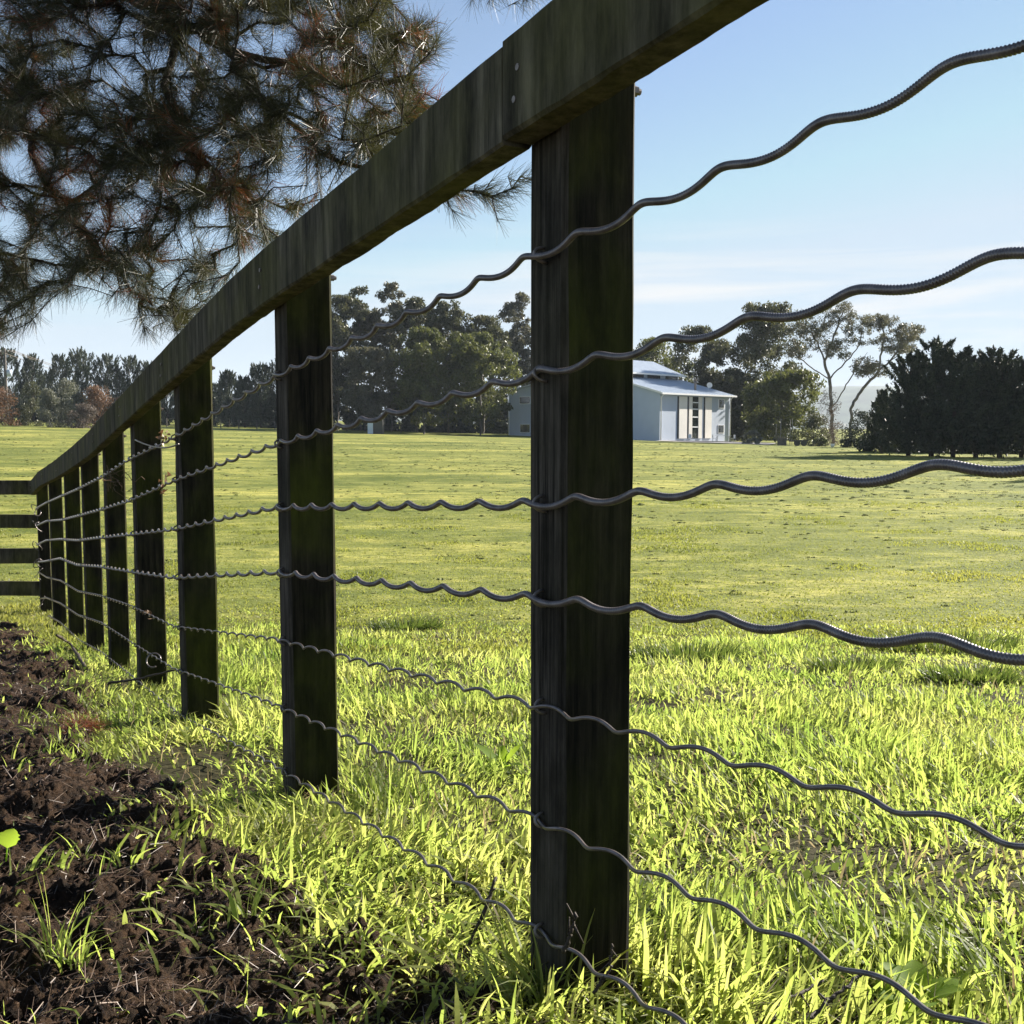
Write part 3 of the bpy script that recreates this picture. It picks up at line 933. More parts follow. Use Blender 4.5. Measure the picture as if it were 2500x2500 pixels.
# ------------------------------------------------------------------ litter on the soil
n0 = 130000
X, Y = scatter(n0, -0.8, 0.1, 0.9, 9.0, 1.0)
m_ = soil_mask(X, Y)
ok = m_ > -0.04
X, Y = X[ok], Y[ok]; n = len(X)
D = RNG.normal(size=(n, 3)) * np.array([1, 1, 0.5]); D /= np.linalg.norm(D, axis=1, keepdims=True)
D *= (0.006 + 0.045 * RNG.random(n) ** 3)[:, None]
V, Fc = ribbons(np.stack([X, Y, soil_top(X, Y) + 0.006 + 0.008 * RNG.random(n)], -1), D, 0.0008 + 0.0014 * RNG.random(n) ** 2.5)
tag(mesh_obj('straw_litter', V, Fc, M['straw']), 'straw, dead grass and pine needles littering the dark soil', 'litter', kind='stuff')

nC = 1500
X, Y = scatter(nC, -0.8, 0.05, 0.9, 9.0, 1.2)
ok = soil_mask(X, Y) > 0.0
X, Y = X[ok], Y[ok]; nC = len(X)
ico = np.array([(-1, 1.618, 0), (1, 1.618, 0), (-1, -1.618, 0), (1, -1.618, 0), (0, -1, 1.618), (0, 1, 1.618), (0, -1, -1.618), (0, 1, -1.618), (1.618, 0, -1), (1.618, 0, 1), (-1.618, 0, -1), (-1.618, 0, 1)]) / 1.9
itri = np.array([(0, 11, 5), (0, 5, 1), (0, 1, 7), (0, 7, 10), (0, 10, 11), (1, 5, 9), (5, 11, 4), (11, 10, 2), (10, 7, 6), (7, 1, 8), (3, 9, 4), (3, 4, 2), (3, 2, 6), (3, 6, 8), (3, 8, 9), (4, 9, 5), (2, 4, 11), (6, 2, 10), (8, 6, 7), (9, 8, 1)])
cr_ = 0.003 + 0.016 * RNG.random(nC) ** 3
CV = np.stack([X, Y, soil_top(X, Y) + cr_ * 0.3], -1)[:, None, :] + ico[None] * cr_[:, None, None] * RNG.uniform(0.55, 1.35, (nC, 12, 3))
tag(mesh_obj('soil_clods', CV.reshape(-1, 3), [(itri[None] + 12 * np.arange(nC)[:, None, None]).reshape(-1, 3)], M['soil']), 'crumbly dark clods lying over the dug soil', 'soil clods', kind='stuff')


def stick(name, label, pts, r0, r1, cat='twig', group=None, side=True):
    pts = np.array(pts, float)
    tt = np.linspace(0, 1, len(pts)); t2 = np.linspace(0, 1, 24)
    P = np.stack([np.interp(t2, tt, pts[:, k]) for k in range(3)], -1)
    P[1:-1] = (P[:-2] + P[1:-1] * 2 + P[2:]) / 4
    P = P + 0.0011 * RNG.normal(size=P.shape)
    mb = MB(); mb.tube(P, np.linspace(r0, r1, 24) * (1 + 0.15 * RNG.normal(size=24)), 6)
    if side:
        for k in (9, 15, 20):
            d = np.array([0.3, 0.1, 0.6]) * RNG.uniform(-1, 1, 3)
            mb.tube([P[k], P[k] + d * 0.05], [r1, r1 * 0.5], 5)
    return tag(mb.build(name, M['twig'], None, True), label, cat, group)


stick('twig', 'long dark bare twig leaning on the lowest wire just left of the nearest post', [px(1128, 2395, 1.62), px(1135, 2330, 1.63), px(1180, 2230, 1.64), px(1212, 2140, 1.66)], 0.0045, 0.0028)
stick('twig', 'short budded twig standing upright against the foot of the nearest post', [px(1375, 2325, 1.36), px(1395, 2270, 1.35), px(1405, 2232, 1.35)], 0.0030, 0.0020)
stick('twig', 'dark forked twig rising out of the grass under the lowest wire by the nearest post', [px(1450, 2420, 1.33), px(1490, 2370, 1.32), px(1495, 2305, 1.32)], 0.0026, 0.0012)
stick('twig', 'longer dark twig slanting up out of the grass in the bottom right corner', [px(1960, 2500, 1.30), px(2040, 2430, 1.33), px(2110, 2370, 1.36)], 0.0034, 0.0022)
stick('twig', 'thinner dark twig beside the slanting one in the bottom right corner', [px(1880, 2500, 1.32), px(1920, 2440, 1.36), px(2010, 2395, 1.40)], 0.0030, 0.0020)
g1_, g2_ = gpx(140, 1553), gpx(214, 1640)
stick('fallen_stick', 'thick dark stick leaning from the soil towards the far fence posts', [g2_ + [0, 0, 0.01], (g1_ + g2_) / 2 + [0, 0, 0.05], px(138, 1550, 5.9)], 0.010, 0.008, 'stick', side=False)
stick('fallen_stick', 'thin dark stick lying level across the foot of a middle fence post', [px(266, 1667, 4.45), px(340, 1658, 4.35), px(432, 1634, 4.2)], 0.006, 0.004, 'stick', side=False)
stick('fallen_stick', 'curved dark twig lying in the grass left of the nearest post', [gpx(705, 2185) + [0, 0, .02], gpx(770, 2250) + [0, 0, .02], gpx(880, 2290) + [0, 0, .02]], 0.0032, 0.002, 'stick')


def weed(name, label, c, specs, cat='weed', mat='weed'):
    """Broad leaves on short stalks: specs = (length, width, heading, tilt)."""
    mb = MB()
    for L, Wd, hd, tl in specs:
        d = np.array([math.cos(hd) * math.cos(tl), math.sin(hd) * math.cos(tl), math.sin(tl)])
        s_ = np.array([-math.sin(hd), math.cos(hd), 0]); nn = np.cross(d, s_)
        us_ = np.linspace(0, 1, 12)
        prof = np.sin(np.pi * us_ ** 0.8) ** 0.75 * (1 + 0.16 * np.cos(us_ * 40))
        prof[0] = 0.04; prof[-1] = 0.02
        o = c + d * L * 0.25
        rows = []
        for u_, p_ in zip(us_, prof):
            mid = o + d * L * u_ - np.array([0, 0, 1]) * L * 0.22 * u_ * u_
            rows += [mid - s_ * Wd * p_ / 2 + nn * Wd * 0.12 * p_, mid, mid + s_ * Wd * p_ / 2 + nn * Wd * 0.12 * p_]
        q_ = []
        for r in range(11):
            for k in range(2):
                a_ = r * 3 + k
                q_.append((a_, a_ + 1, a_ + 4, a_ + 3))
        mb.add(rows, q_)
        mb.tube([c - np.array([0, 0, 0.015]), o], 0.0016, 5)
    return tag(mb.build(name, M[mat], None, True), label, cat)


weed('dock_plant', 'broad leaved dock plant in the bright grass left of the nearest post', gpx(1225, 1885) + [0, 0, .01], [(0.10, 0.04, 2.6, 0.7), (0.09, 0.032, 0.4, 0.9), (0.07, 0.03, 1.5, 1.0), (0.08, 0.03, -0.8, 0.5)])
weed('mallow_leaf', 'single round bright green leaf on the dark soil at the left edge', px(14, 2085, 1.95), [(0.046, 0.052, 1.3, 1.15)], 'leaf')
weed('nettle_plant', 'toothed bright green nettle leaves in the bottom right corner', gpx(2245, 2490) + [0, 0, .02], [(0.065, 0.04, k * 1.05 + 0.3, 0.5 + 0.15 * (k % 3)) for k in range(6)])
weed('dock_plant', 'dark broad leaved weed in the grass right of the foot of the nearest post', gpx(1620, 2260) + [0, 0, .005], [(0.07, 0.03, k * 1.3, 0.35) for k in range(5)], mat='tussock')


def clump(name, label, c, n, rad, hgt_, wd_, mat='grass', cat='grass clump'):
    an = RNG.uniform(0, 6.283, n); rr = RNG.random(n) * rad
    B = np.stack([c[0] + rr * np.cos(an), c[1] + rr * np.sin(an), np.full(n, c[2] - 0.005)], -1)
    V_, F_ = blades(B, hgt_ * RNG.uniform(0.45, 1.1, n), wd_ * RNG.uniform(0.7, 1.2, n), RNG.uniform(0, 6.283, n), RNG.uniform(0.15, 1.1, n), an, 0.8, 5)
    return tag(mesh_obj(name, V_, F_, M[mat]), label, cat)


def spx(x, y):
    p = gpx(x, y); p[2] = float(soil_top(p[0], p[1])); return p


clump('grass_clump', 'tall lone clump of thin curved grass on the soil at the left edge', spx(135, 2385), 20, 0.03, 0.14, 0.004)
clump('grass_clump', 'smaller grass clump on the soil right of the tall lone clump', spx(185, 2390), 18, 0.025, 0.09, 0.0045)
clump('grass_clump', 'few upright grass shoots on the soil at mid left', spx(205, 2140), 9, 0.02, 0.075, 0.006)
clump('grass_clump', 'low spreading shoots on the soil left of the grass strip', spx(320, 2155), 12, 0.04, 0.07, 0.007)
clump('grass_clump', 'broad bladed grass shoots on the soil near the bottom centre', spx(600, 2270), 16, 0.035, 0.085, 0.009)
clump('grass_clump', 'grass shoots growing from the soil below the broad bladed ones', spx(480, 2290), 8, 0.03, 0.06, 0.008)
clump('grass_clump', 'long curved grass leaves over the foot of the nearest post', gpx(1330, 2440) + [0, -0.02, 0.0], 80, 0.10, 0.15, 0.006)

# dead needles, leaves and straw caught on the wires
c = gpx(205, 1800); c[2] = float(soil_top(c[0], c[1]))
n = 260
D = RNG.normal(size=(n, 3)) * [1, 1, 0.5] + [0, 0, 0.25]
V, Fc = ribbons(c + RNG.normal(size=(n, 3)) * [0.03, 0.03, 0.006] + [0, 0, 0.015], D / np.linalg.norm(D, axis=1, keepdims=True) * 0.07, np.full(n, 0.0018))
tag(mesh_obj('needle_tuft', V, Fc, M['needle_dead']), 'rusty tuft of dead pine needles lying on the soil by the fence', 'pine needles')


def caught(name, label, c, n, size, stringy=False):
    mb = MB()
    for k in range(n):
        o = c + RNG.normal(size=3) * size * 0.32
        if stringy:
            tt = np.linspace(0, 1, 8)
            d = RNG.normal(size=3) * [0.6, 0.5, 0.5] + [0.5, -0.2, -0.6]
            mb.tube(o + tt[:, None] * d * size + 0.15 * size * np.sin(tt * 9 + k)[:, None] * RNG.normal(size=3), 0.0016, 4)
        else:
            d = RNG.normal(size=3); d /= np.linalg.norm(d); s_ = np.cross(d, RNG.normal(size=3)); s_ /= np.linalg.norm(s_)
            L, W_ = size * RNG.uniform(.4, .8), size * RNG.uniform(.15, .3)
            nn = np.cross(d, s_) * W_ * 0.5
            mb.add([o - d * L / 2, o - s_ * W_ / 2 + nn, o + d * L / 2, o + s_ * W_ / 2 + nn], [(0, 1, 2, 3)])
    return tag(mb.build(name, M['deadleaf'], None), label, 'debris')


caught('dead_leaves', 'dark curled dead leaf caught on the top wire between two fence posts', px(402, 1068, 3.93), 9, 0.055)
caught('dead_leaves', 'spiky dead leaves caught on the second wire below the curled leaf', px(402, 1178, 3.95), 11, 0.055)
caught('straw_strands', 'wisp of brown straw hanging from the top wire against a far post', px(268, 1168, 4.75), 16, 0.06, True)
caught('dead_leaves', 'dead leaf stuck on the fifth wire beside a middle post', px(360, 1500, 4.15), 6, 0.035)
mb = MB(); tt = np.linspace(0, 5.2, 26)
cc = px(375, 1612, 4.05)
mb.tube(cc + np.stack([0.028 * np.cos(tt), 0.012 * np.sin(tt), 0.026 * np.sin(tt)], -1), 0.003, 6)
tag(mb.build('wire_loop', M['wire'], None, True), 'bright loop of spare wire tied to the sixth wire at a middle post', 'wire')
mb = MB(); tt = np.linspace(0, 1, 20)
a0, a1, a2 = px(435, 1084, 3.80), px(395, 1094, 4.0), px(330, 1074, 4.35)
P = ((1 - tt) ** 2)[:, None] * a0 + (2 * tt * (1 - tt))[:, None] * (a1 + [0, 0, -0.02]) + (tt ** 2)[:, None] * a2
mb.tube(P, 0.0032, 6)
tag(mb.build('wire_offcut', M['wire'], None, True), 'loose bent wire tail hanging below the top wire by the curled leaf', 'wire')

# ------------------------------------------------------------------ branching
def grow(skel, targets, step=0.22, jit=0.05, sag=0.0, rtip=0.003, rmax=None, power=2.3):
    """Joins every target to the nearest part of the tree. skel: list of polylines (each starts on an earlier one).
    Returns node positions, parents, radii and the tip indices."""
    P, par = [], []
    for pl in skel:
        pl = np.asarray(pl, float)
        first = -1
        if P:
            d = np.linalg.norm(np.array(P) - pl[0], axis=1); first = int(d.argmin())
        prev = first
        for k in range(len(pl) - 1):
            m_ = max(1, int(np.linalg.norm(pl[k + 1] - pl[k]) / step))
            for q_ in range(m_):
                p = pl[k] + (pl[k + 1] - pl[k]) * q_ / m_ + (RNG.normal(size=3) * jit * step if (k or q_) else 0)
                if k == 0 and q_ == 0 and prev >= 0: continue
                P.append(p); par.append(prev); prev = len(P) - 1
        P.append(pl[-1]); par.append(prev)
    T_ = np.asarray(targets, float)
    d0 = np.array([np.linalg.norm(np.array(P) - t, axis=1).min() for t in T_])
    tips = []
    buf = np.zeros((len(P) + len(T_) * 60, 3)); buf[:len(P)] = P
    for ti in np.argsort(d0):
        t = T_[ti]
        n_ = len(par)
        d = np.linalg.norm(buf[:n_] - t, axis=1)
        k = int(d.argmin()); L = d[k]
        m_ = max(1, min(55, int(L / step)))
        prev = k; p0 = buf[k].copy()
        bend = RNG.normal(size=3) * L * 0.13
        for q_ in range(1, m_ + 1):
            f = q_ / m_
            p = p0 + (t - p0) * f + bend * math.sin(math.pi * f) + np.array([0, 0, -sag * L]) * f * (1 - f) + (RNG.normal(size=3) * jit * step if q_ < m_ else 0)
            buf[len(par)] = p; par.append(prev); prev = len(par) - 1
        tips.append(prev)
    P = buf[:len(par)]
    par = np.array(par)
    acc = np.zeros(len(par)); has = np.zeros(len(par), bool)
    for k in range(len(par) - 1, -1, -1):
        if acc[k] == 0: acc[k] = rtip ** power
        if par[k] >= 0: acc[par[k]] += acc[k]
    R = acc ** (1 / power)
    if rmax: R = np.minimum(R, rmax)
    return P, par, R, np.array(tips)


def limbs(name, P, par, R, mat, parent, k=5, rmin=0.0):
    e_ = (par >= 0) & (R >= rmin)
    i_ = np.where(e_)[0]
    V_, Q_ = edge_prisms(P[par[i_]], P[i_], np.minimum(R[par[i_]], R[i_] * 1.35), R[i_], k)
    return mesh_obj(name, V_, [Q_], mat, parent, True)


# ------------------------------------------------------------------ the pine over the fence
def in_poly(x, y, poly):
    poly = np.asarray(poly, float); ins = np.zeros(len(x), bool); j = len(poly) - 1
    for k in range(len(poly)):
        xi, yi = poly[k]; xj, yj = poly[j]
        cnd = ((yi > y) != (yj > y)) & (x < (xj - xi) * (y - yi) / (yj - yi + 1e-12) + xi)
        ins ^= cnd; j = k
    return ins


trunk_b = np.array([-5.6, 7.2, 0.0]); trunk_b[2] = float(gz(trunk_b[0], trunk_b[1]))
pine = thing('pine_tree', 'large long needled pine whose drooping boughs hang over the fence at top left', 'tree', trunk_b)
tr = [trunk_b + [0, 0, -0.2], trunk_b + [0.1, -0.05, 1.6], trunk_b + [0.15, -0.1, 3.6], trunk_b + [0.25, -0.2, 6.0], trunk_b + [0.3, -0.2, 8.0]]
PD = 5.6
sk = [tr,
      [tr[2] + [0, 0, 1.0], px(-250, -300, 6.4), px(100, -170, 6.0), px(340, 0, 5.7), px(430, 70, 5.6), px(560, 118, 5.5), px(680, 152, 5.4), px(800, 190, 5.3), px(920, 215, 5.2), px(1000, 190, 5.1)],
      [tr[2] + [0, 0, 0.2], px(-200, 60, 6.3), px(30, 230, 6.0), px(87, 377, 5.8), px(135, 458, 5.7), px(182, 538, 5.6), px(256, 626, 5.5), px(323, 693, 5.4), px(372, 745, 5.3)],
      [tr[2], px(-260, 560, 6.4), px(0, 606, 5.9), px(100, 646, 5.8), px(222, 655, 5.7)],
      [tr[3], px(200, -420, 6.4), px(620, -240, 6.0), px(900, -170, 5.7), px(1190, -120, 5.5)],
      [px(560, 118, 5.5), px(640, 240, 5.3), px(740, 330, 5.1), px(840, 400, 5.0), px(960, 420, 4.9), px(1100, 455, 4.8), px(1200, 480, 4.7)],
      [px(430, 70, 5.6), px(400, 200, 5.4), px(450, 340, 5.3), px(540, 450, 5.2), px(580, 540, 5.1)]]
poly_main = [(-260, -260), (1010, -260), (1000, -60), (960, 20), (1010, 70), (1085, 70), (1075, 130), (1000, 175), (1040, 215), (1085, 255), (1000, 330), (900, 420), (820, 470), (700, 560), (600, 640), (500, 740), (430, 815), (360, 830), (325, 770), (250, 700), (190, 715), (110, 725), (90, 800), (0, 830), (-200, 850)]
holes = [((70, 400), 55), ((200, 115), 28), ((30, 560), 45), ((175, 455), 30), ((520, 535), 30), ((150, 640), 24), ((560, 640), 30), ((480, 610), 24)]
NP = 4800
hx_ = RNG.uniform(-260, 1100, NP); hy_ = RNG.uniform(-260, 860, NP)
okp = in_poly(hx_, hy_, poly_main)
dn_ = 0.55 + 0.75 * smooth(-0.35, 0.35, fbm(hx_ / 130, hy_ / 130, 3, 601))
dn_ *= np.where(hy_ > 560, 0.75, 1.0)
for (cx_, cy_), r_ in holes:
    okp &= ((hx_ - cx_) ** 2 + (hy_ - cy_) ** 2) > r_ ** 2
okp &= RNG.random(NP) < dn_
hx_, hy_ = hx_[okp], hy_[okp]
dep = PD + RNG.normal(size=len(hx_)) * 0.55 - 0.4 * (hx_ / 1000)
tg = [px(x, y, max(4.2, d)) for x, y, d in zip(hx_, hy_, dep)]
extra = [(1150, -5), (1190, 10), (1240, 15), (1280, -5), (1310, -25), (1210, -30), (1260, -40), (1170, -30), (1095, 500), (1110, 520), (1130, 480), (1160, 450), (1200, 440), (1240, 430), (1270, 430), (1210, 520), (1215, 540), (1180, 470), (1100, 470), (1250, 460), (1060, 50), (1055, 90), (1030, 120), (1070, 110), (1020, 60), (1300, 440)]
for x, y in extra:
    tg.append(px(x, y, (5.4 if y < 200 else 4.8) + RNG.normal() * 0.12))
P, par, R, tips = grow(sk, tg, 0.10, 0.16, 0.10, 0.0022, None, 2.25)
R = np.minimum(R, 0.16)
is_tr = np.arange(len(P)) < 1 + int(sum(np.linalg.norm(np.diff(np.array(tr), axis=0), axis=1) / 0.10))
limbs('bough', P, par, np.where(is_tr, 0.0, R), M['bark'], pine, 6, 0.0001)
mb = MB(); mb.tube(tr, [0.24, 0.20, 0.17, 0.12, 0.05], 12); mb.build('trunk', M['bark'], pine, True)
# needles: tufts along the last stretch of each twig
nb, nd, nl = [], [], []
dead_c = [px(150, 480, 5.6), px(860, 150, 5.3), px(560, 460, 5.2), px(850, 120, 5.3), px(80, 300, 5.8), px(300, 520, 5.5)]
for t in tips:
    chain = [t]; cur = t
    for _ in range(4):
        if par[cur] < 0: break
        cur = par[cur]; chain.append(cur)
    C = P[chain]
    L = len(chain)
    m_ = int(RNG.integers(70, 120))
    f = RNG.random(m_) ** 1.4 * (L - 1)
    i0 = np.minimum(f.astype(int), L - 2) if L > 1 else np.zeros(m_, int)
    fr = f - i0
    if L < 2: continue
    base = C[i0] * (1 - fr)[:, None] + C[i0 + 1] * fr[:, None]
    ax = C[0] - C[-1]; ax /= np.linalg.norm(ax) + 1e-9
    rd = RNG.normal(size=(m_, 3)); rd -= (rd @ ax)[:, None] * ax; rd /= np.linalg.norm(rd, axis=1, keepdims=True) + 1e-9
    sp = RNG.uniform(0.25, 1.05, m_)[:, None]
    d = ax * np.cos(sp) + rd * np.sin(sp) + np.array([0, 0, -0.18])
    d /= np.linalg.norm(d, axis=1, keepdims=True)
    nb.append(base); nd.append(d * RNG.uniform(0.075, 0.135, m_)[:, None])
    dead = min(np.linalg.norm(P[t] - q_) for q_ in dead_c)
    nl.append(np.full(m_, (RNG.random() < (0.55 if dead < 0.32 else 0.06))))
nb, nd, nl = np.concatenate(nb), np.concatenate(nd), np.concatenate(nl)
wd = RNG.uniform(0.0014, 0.0022, len(nb))
print('pine', len(tips), len(nb))
V, Fc = ribbons(nb[~nl], nd[~nl], wd[~nl]); mesh_obj('needles', V, Fc, M['needle'], pine)
V, Fc = ribbons(nb[nl], nd[nl], wd[nl])
o = mesh_obj('dead_needles', V, Fc, M['needle_dead'], pine); o['label'] = 'rusty brown dead needles'

# ------------------------------------------------------------------ background trees
def tree_base(x, Y):
    a = (x - CX) / F
    X = a * Y
    return np.array([X, Y, float(gz(X, Y))])


def crown_from(centres, radii, n_leaf, size, asp, axis=None, spread=1.0, shell=0.5):
    w = radii ** 2 / (radii ** 2).sum()
    cnt = RNG.multinomial(n_leaf, w)
    idx = np.repeat(np.arange(len(centres)), cnt)
    d = RNG.normal(size=(len(idx), 3)); d /= np.linalg.norm(d, axis=1, keepdims=True)
    r = RNG.random(len(idx)) ** shell
    C = centres[idx] + d * (radii[idx] * r)[:, None] * np.array([1, 1, 0.85])
    return leaves(C, size * RNG.uniform(0.6, 1.3, len(idx)), asp, axis, spread)


def gum(label, x, top, w, Y, mat='gum', n=6500, low=0.14, name='eucalyptus_tree', group='gum trees behind the paddock', trunkx=0.0, clumps=70, leaf=0.44, wisp=0):
    b = tree_base(x, Y)
    ztop = px(x, top, Y)[2]; H = ztop - b[2]; Wd = w / F * Y
    th = thing(name, label, 'tree', b, group)
    Wd *= 1.28

    def envelope(h):
        return np.sqrt(np.clip(1 - (np.maximum(h - 0.58, 0) / 0.46) ** 2.2, 0.03, 1)) * (0.72 + 0.28 * smooth(low, 0.5, h))
    big = 15                                   # a few main heads make the outline lumpy
    hb_ = np.concatenate([[0.93, 0.87, 0.81], low + 0.06 + (0.80 - low) * RNG.random(big - 3)])
    ab_ = RNG.uniform(0, 6.283, big); rb_ = envelope(hb_) * Wd * 0.30 * np.sqrt(RNG.random(big)); rb_[:2] *= 0.45
    BC = np.stack([b[0] + rb_ * np.cos(ab_), b[1] + rb_ * np.sin(ab_), b[2] + hb_ * H], -1)
    BR = Wd * RNG.uniform(0.17, 0.29, big); BR[0] = min(Wd * 0.22, 0.07 * H + 0.4)
    BC[:, 2] = np.minimum(BC[:, 2], b[2] + H - BR * 0.9)
    kk = RNG.integers(0, big, clumps * 2)
    d_ = RNG.normal(size=(clumps * 2, 3)); d_ /= np.linalg.norm(d_, axis=1, keepdims=True); d_[:, 2] = np.where(d_[:, 2] < -0.3, -d_[:, 2], d_[:, 2])
    C = BC[kk] + d_ * (BR[kk] * RNG.uniform(0.55, 1.0, clumps * 2))[:, None] * np.array([1, 1, 1.15])
    hf = low + (0.85 - low) * RNG.random(clumps); af = RNG.uniform(0, 6.283, clumps); rf = np.sqrt(RNG.random(clumps)) * envelope(hf) * Wd * 0.47
    C = np.concatenate([C, np.stack([b[0] + rf * np.cos(af), b[1] + rf * np.sin(af), b[2] + hf * H], -1)])
    rad = Wd * RNG.uniform(0.05, 0.115, len(C))
    C[:, 2] = np.minimum(C[:, 2], b[2] + H - rad * 0.7)
    V_, F_ = crown_from(C, rad, int(n * 2.3), leaf, 0.42, (0, 0, -0.8), 0.9, 0.5)
    mesh_obj('crown', V_, F_, M[mat], th)
    trk = [b + [0, 0, -0.3], b + [trunkx * .3 + RNG.normal() * .1, 0, H * 0.22], b + [trunkx + RNG.normal() * .2, 0.1, H * 0.55], b + [trunkx, 0, H * 0.8]]
    P_, par_, R_, tp = grow([trk], C[:: 5], 0.9, 0.10, 0.0, 0.035, 0.034 * H ** 0.9)
    limbs('trunk', P_, par_, R_, M['gumbark'], th, 5)
    return th


def conifer(label, x, top, w, Y, mat='conifer', n=6000, low=0.04, name='conifer_tree', group='', spikes=85, leaf=0.44, lean=0.0, open_=0.35, up=1.8):
    b = tree_base(x, Y)
    ztop = px(x, top, Y)[2]; H = ztop - b[2]; Wd = 1.32 * w / F * Y
    th = thing(name, label, 'tree', b, group or None)
    # upward sprays set around the stem
    ns = spikes
    hc = low + (0.93 - low) * RNG.random(ns * 2)
    an = RNG.uniform(0, 6.283, ns * 2)
    prof = np.clip(1.10 - hc, 0.06, 1) ** 0.62
    rr = np.sqrt(RNG.random(ns * 2)) * prof * Wd * 0.5
    B = np.stack([b[0] + rr * np.cos(an) + lean * hc, b[1] + rr * np.sin(an), b[2] + hc * H], -1)
    L = H * RNG.uniform(0.09, 0.19, ns * 2) * (0.7 + 0.5 * (1 - hc)); L[:5] *= 0.9
    L = np.minimum(L, np.maximum(0.3, b[2] + H * (1 - 0.05 * RNG.random(ns * 2)) - B[:, 2]))
    B[0] = b + np.array([lean, 0, H * 0.86]); L[0] = H * 0.14
    out = np.stack([np.cos(an) * open_, np.sin(an) * open_, np.ones(ns * 2)], -1)
    cnt = RNG.multinomial(int(n * 1.6), L / L.sum())
    idx = np.repeat(np.arange(ns * 2), cnt)
    f = RNG.random(len(idx))
    sr = (L[idx] * 0.30 * (1 - f) ** 1.1 + 0.015)
    C = B[idx] + out[idx] * (L[idx] * f)[:, None] + RNG.normal(size=(len(idx), 3)) * (sr * 0.55)[:, None]
    V_, F_ = leaves(C, leaf * RNG.uniform(0.6, 1.3, len(idx)), 0.24, out[idx] * up, 0.6)
    mesh_obj('crown', V_, F_, M[mat], th)
    mb_ = MB(); mb_.tube([b + [0, 0, -0.3], b + [lean * .3, 0, H * 0.4], b + [lean * .9, 0, H * 0.9]], [0.016 * H + .05, 0.010 * H + .03, 0.02], 7)
    for k in range(5):
        mb_.tube([b + [lean * .2, 0, H * (0.1 + 0.1 * k)], B[k + 1]], [0.05, 0.02], 4)
    mb_.build('trunk', M['bark'], th, True)
    return th


def shrub(label, x, top, w, Y, mat, n=3500, name='shrub', group=None, leaf=0.20, squash=0.4, base_y=None, cat='shrub', asp=0.5, axis=(0, 0, 0.3)):
    b = tree_base(x, Y)
    ztop = px(x, top, Y)[2]; H = max(0.5, ztop - b[2]); Wd = w / F * Y
    th = thing(name, label, cat, b, group)
    nc_ = 40
    hc = RNG.random(nc_) ** 0.9
    an = RNG.uniform(0, 6.283, nc_); prof = np.sqrt(np.clip(1 - (hc * 0.95) ** 2.4, 0.05, 1))
    rr = np.sqrt(RNG.random(nc_)) * prof * Wd * 0.42
    rad = np.minimum(Wd, H) * RNG.uniform(0.12, 0.22, nc_)
    C = np.stack([b[0] + rr * np.cos(an), b[1] + rr * np.sin(an) * 0.8, b[2] + np.clip(hc * H - rad * 0.6, 0.1, None)], -1)
    V_, F_ = crown_from(C, rad, n, leaf, asp, axis, 1.0, squash)
    mesh_obj('foliage', V_, F_, M[mat], th)
    P_, par_, R_, tp = grow([[b + [0, 0, -0.1], b + [0, 0, H * 0.25]]], C[::2], 0.5, 0.1, 0.0, 0.02, 0.08 + 0.012 * H)
    limbs('stem', P_, par_, R_, M['bark'], th, 4)
    return th


GL = 'dark conifers of the shelter belt behind the left of the paddock'
conifer('dark conifer standing behind the power pole at the left edge', 20, 846, 78, 150, 'conifer_far', group=GL)
conifer('narrow dark conifer just right of the power pole', 86, 862, 54, 152, 'conifer_far', group=GL)
conifer('short dark conifer in the dip right of the narrow one', 118, 905, 40, 156, 'conifer_far', 4000, group=GL)
conifer('pointed conifer left of the tallest one in the left shelter belt', 155, 862, 55, 150, 'conifer_far', group=GL)
conifer('tallest conifer of the left shelter belt, above the grey bushes', 205, 848, 80, 149, 'conifer_far', 7000, group=GL)
conifer('conifer above the rusty bush beside the top rail', 270, 862, 75, 151, 'conifer_far', group=GL)
conifer('conifer half hidden by the rail, right of the one above the rusty bush', 322, 866, 70, 152, 'conifer_far', group=GL)
conifer('conifer mostly hidden by the top rail, rightmost of the left shelter belt', 372, 880, 66, 152, 'conifer_far', group=GL)
conifer('low dark conifer seen under the rail left of the third post', 412, 930, 60, 146, 'conifer_far', 5000, group=GL)
conifer('grey green conifer just right of the third post from the camera', 528, 934, 56, 165, 'conifer_far', 5000, group=GL)
conifer('sharp pointed conifer seen between the third and second posts', 561, 903, 52, 150, 'conifer_far', group=GL)
conifer('lower conifer between the pointed one and the second post', 600, 916, 52, 148, 'conifer_far', group=GL)
conifer('broad conifer just left of the second post', 640, 884, 66, 148, 'conifer_far', 7000, group=GL)
conifer('conifer mostly hidden behind the second post', 692, 868, 76, 150, 'conifer_far', 7000, group=GL)
conifer('conifer low in the dark belt right of the third post', 478, 950, 70, 160, 'conifer_far', 4500, group=GL)

GS = 'bushes in front of the left shelter belt'
shrub('rusty leaved bush at the left edge beside the power pole', 10, 945, 90, 112, 'shrub_rust', 3600, group=GS)
shrub('dark grey green bush right of the power pole', 80, 930, 72, 114, 'gum', 4200, group=GS)
shrub('silvery bush between the dark bush and the olive one', 125, 945, 52, 110, 'shrub_grey', 3600, group=GS)
shrub('tall grey olive bush left of the rusty one by the rail', 170, 924, 84, 112, 'shrub_grey', 4400, group=GS)
shrub('rusty orange bush against the top rail at left', 245, 938, 90, 113, 'shrub_rust', 4400, group=GS)
shrub('brown twiggy thicket under the rusty orange bush', 205, 985, 110, 108, 'shrub_brown', 3200, group=GS)
shrub('brown bush mostly hidden behind the top rail', 305, 962, 80, 114, 'shrub_brown', 3200, group=GS)

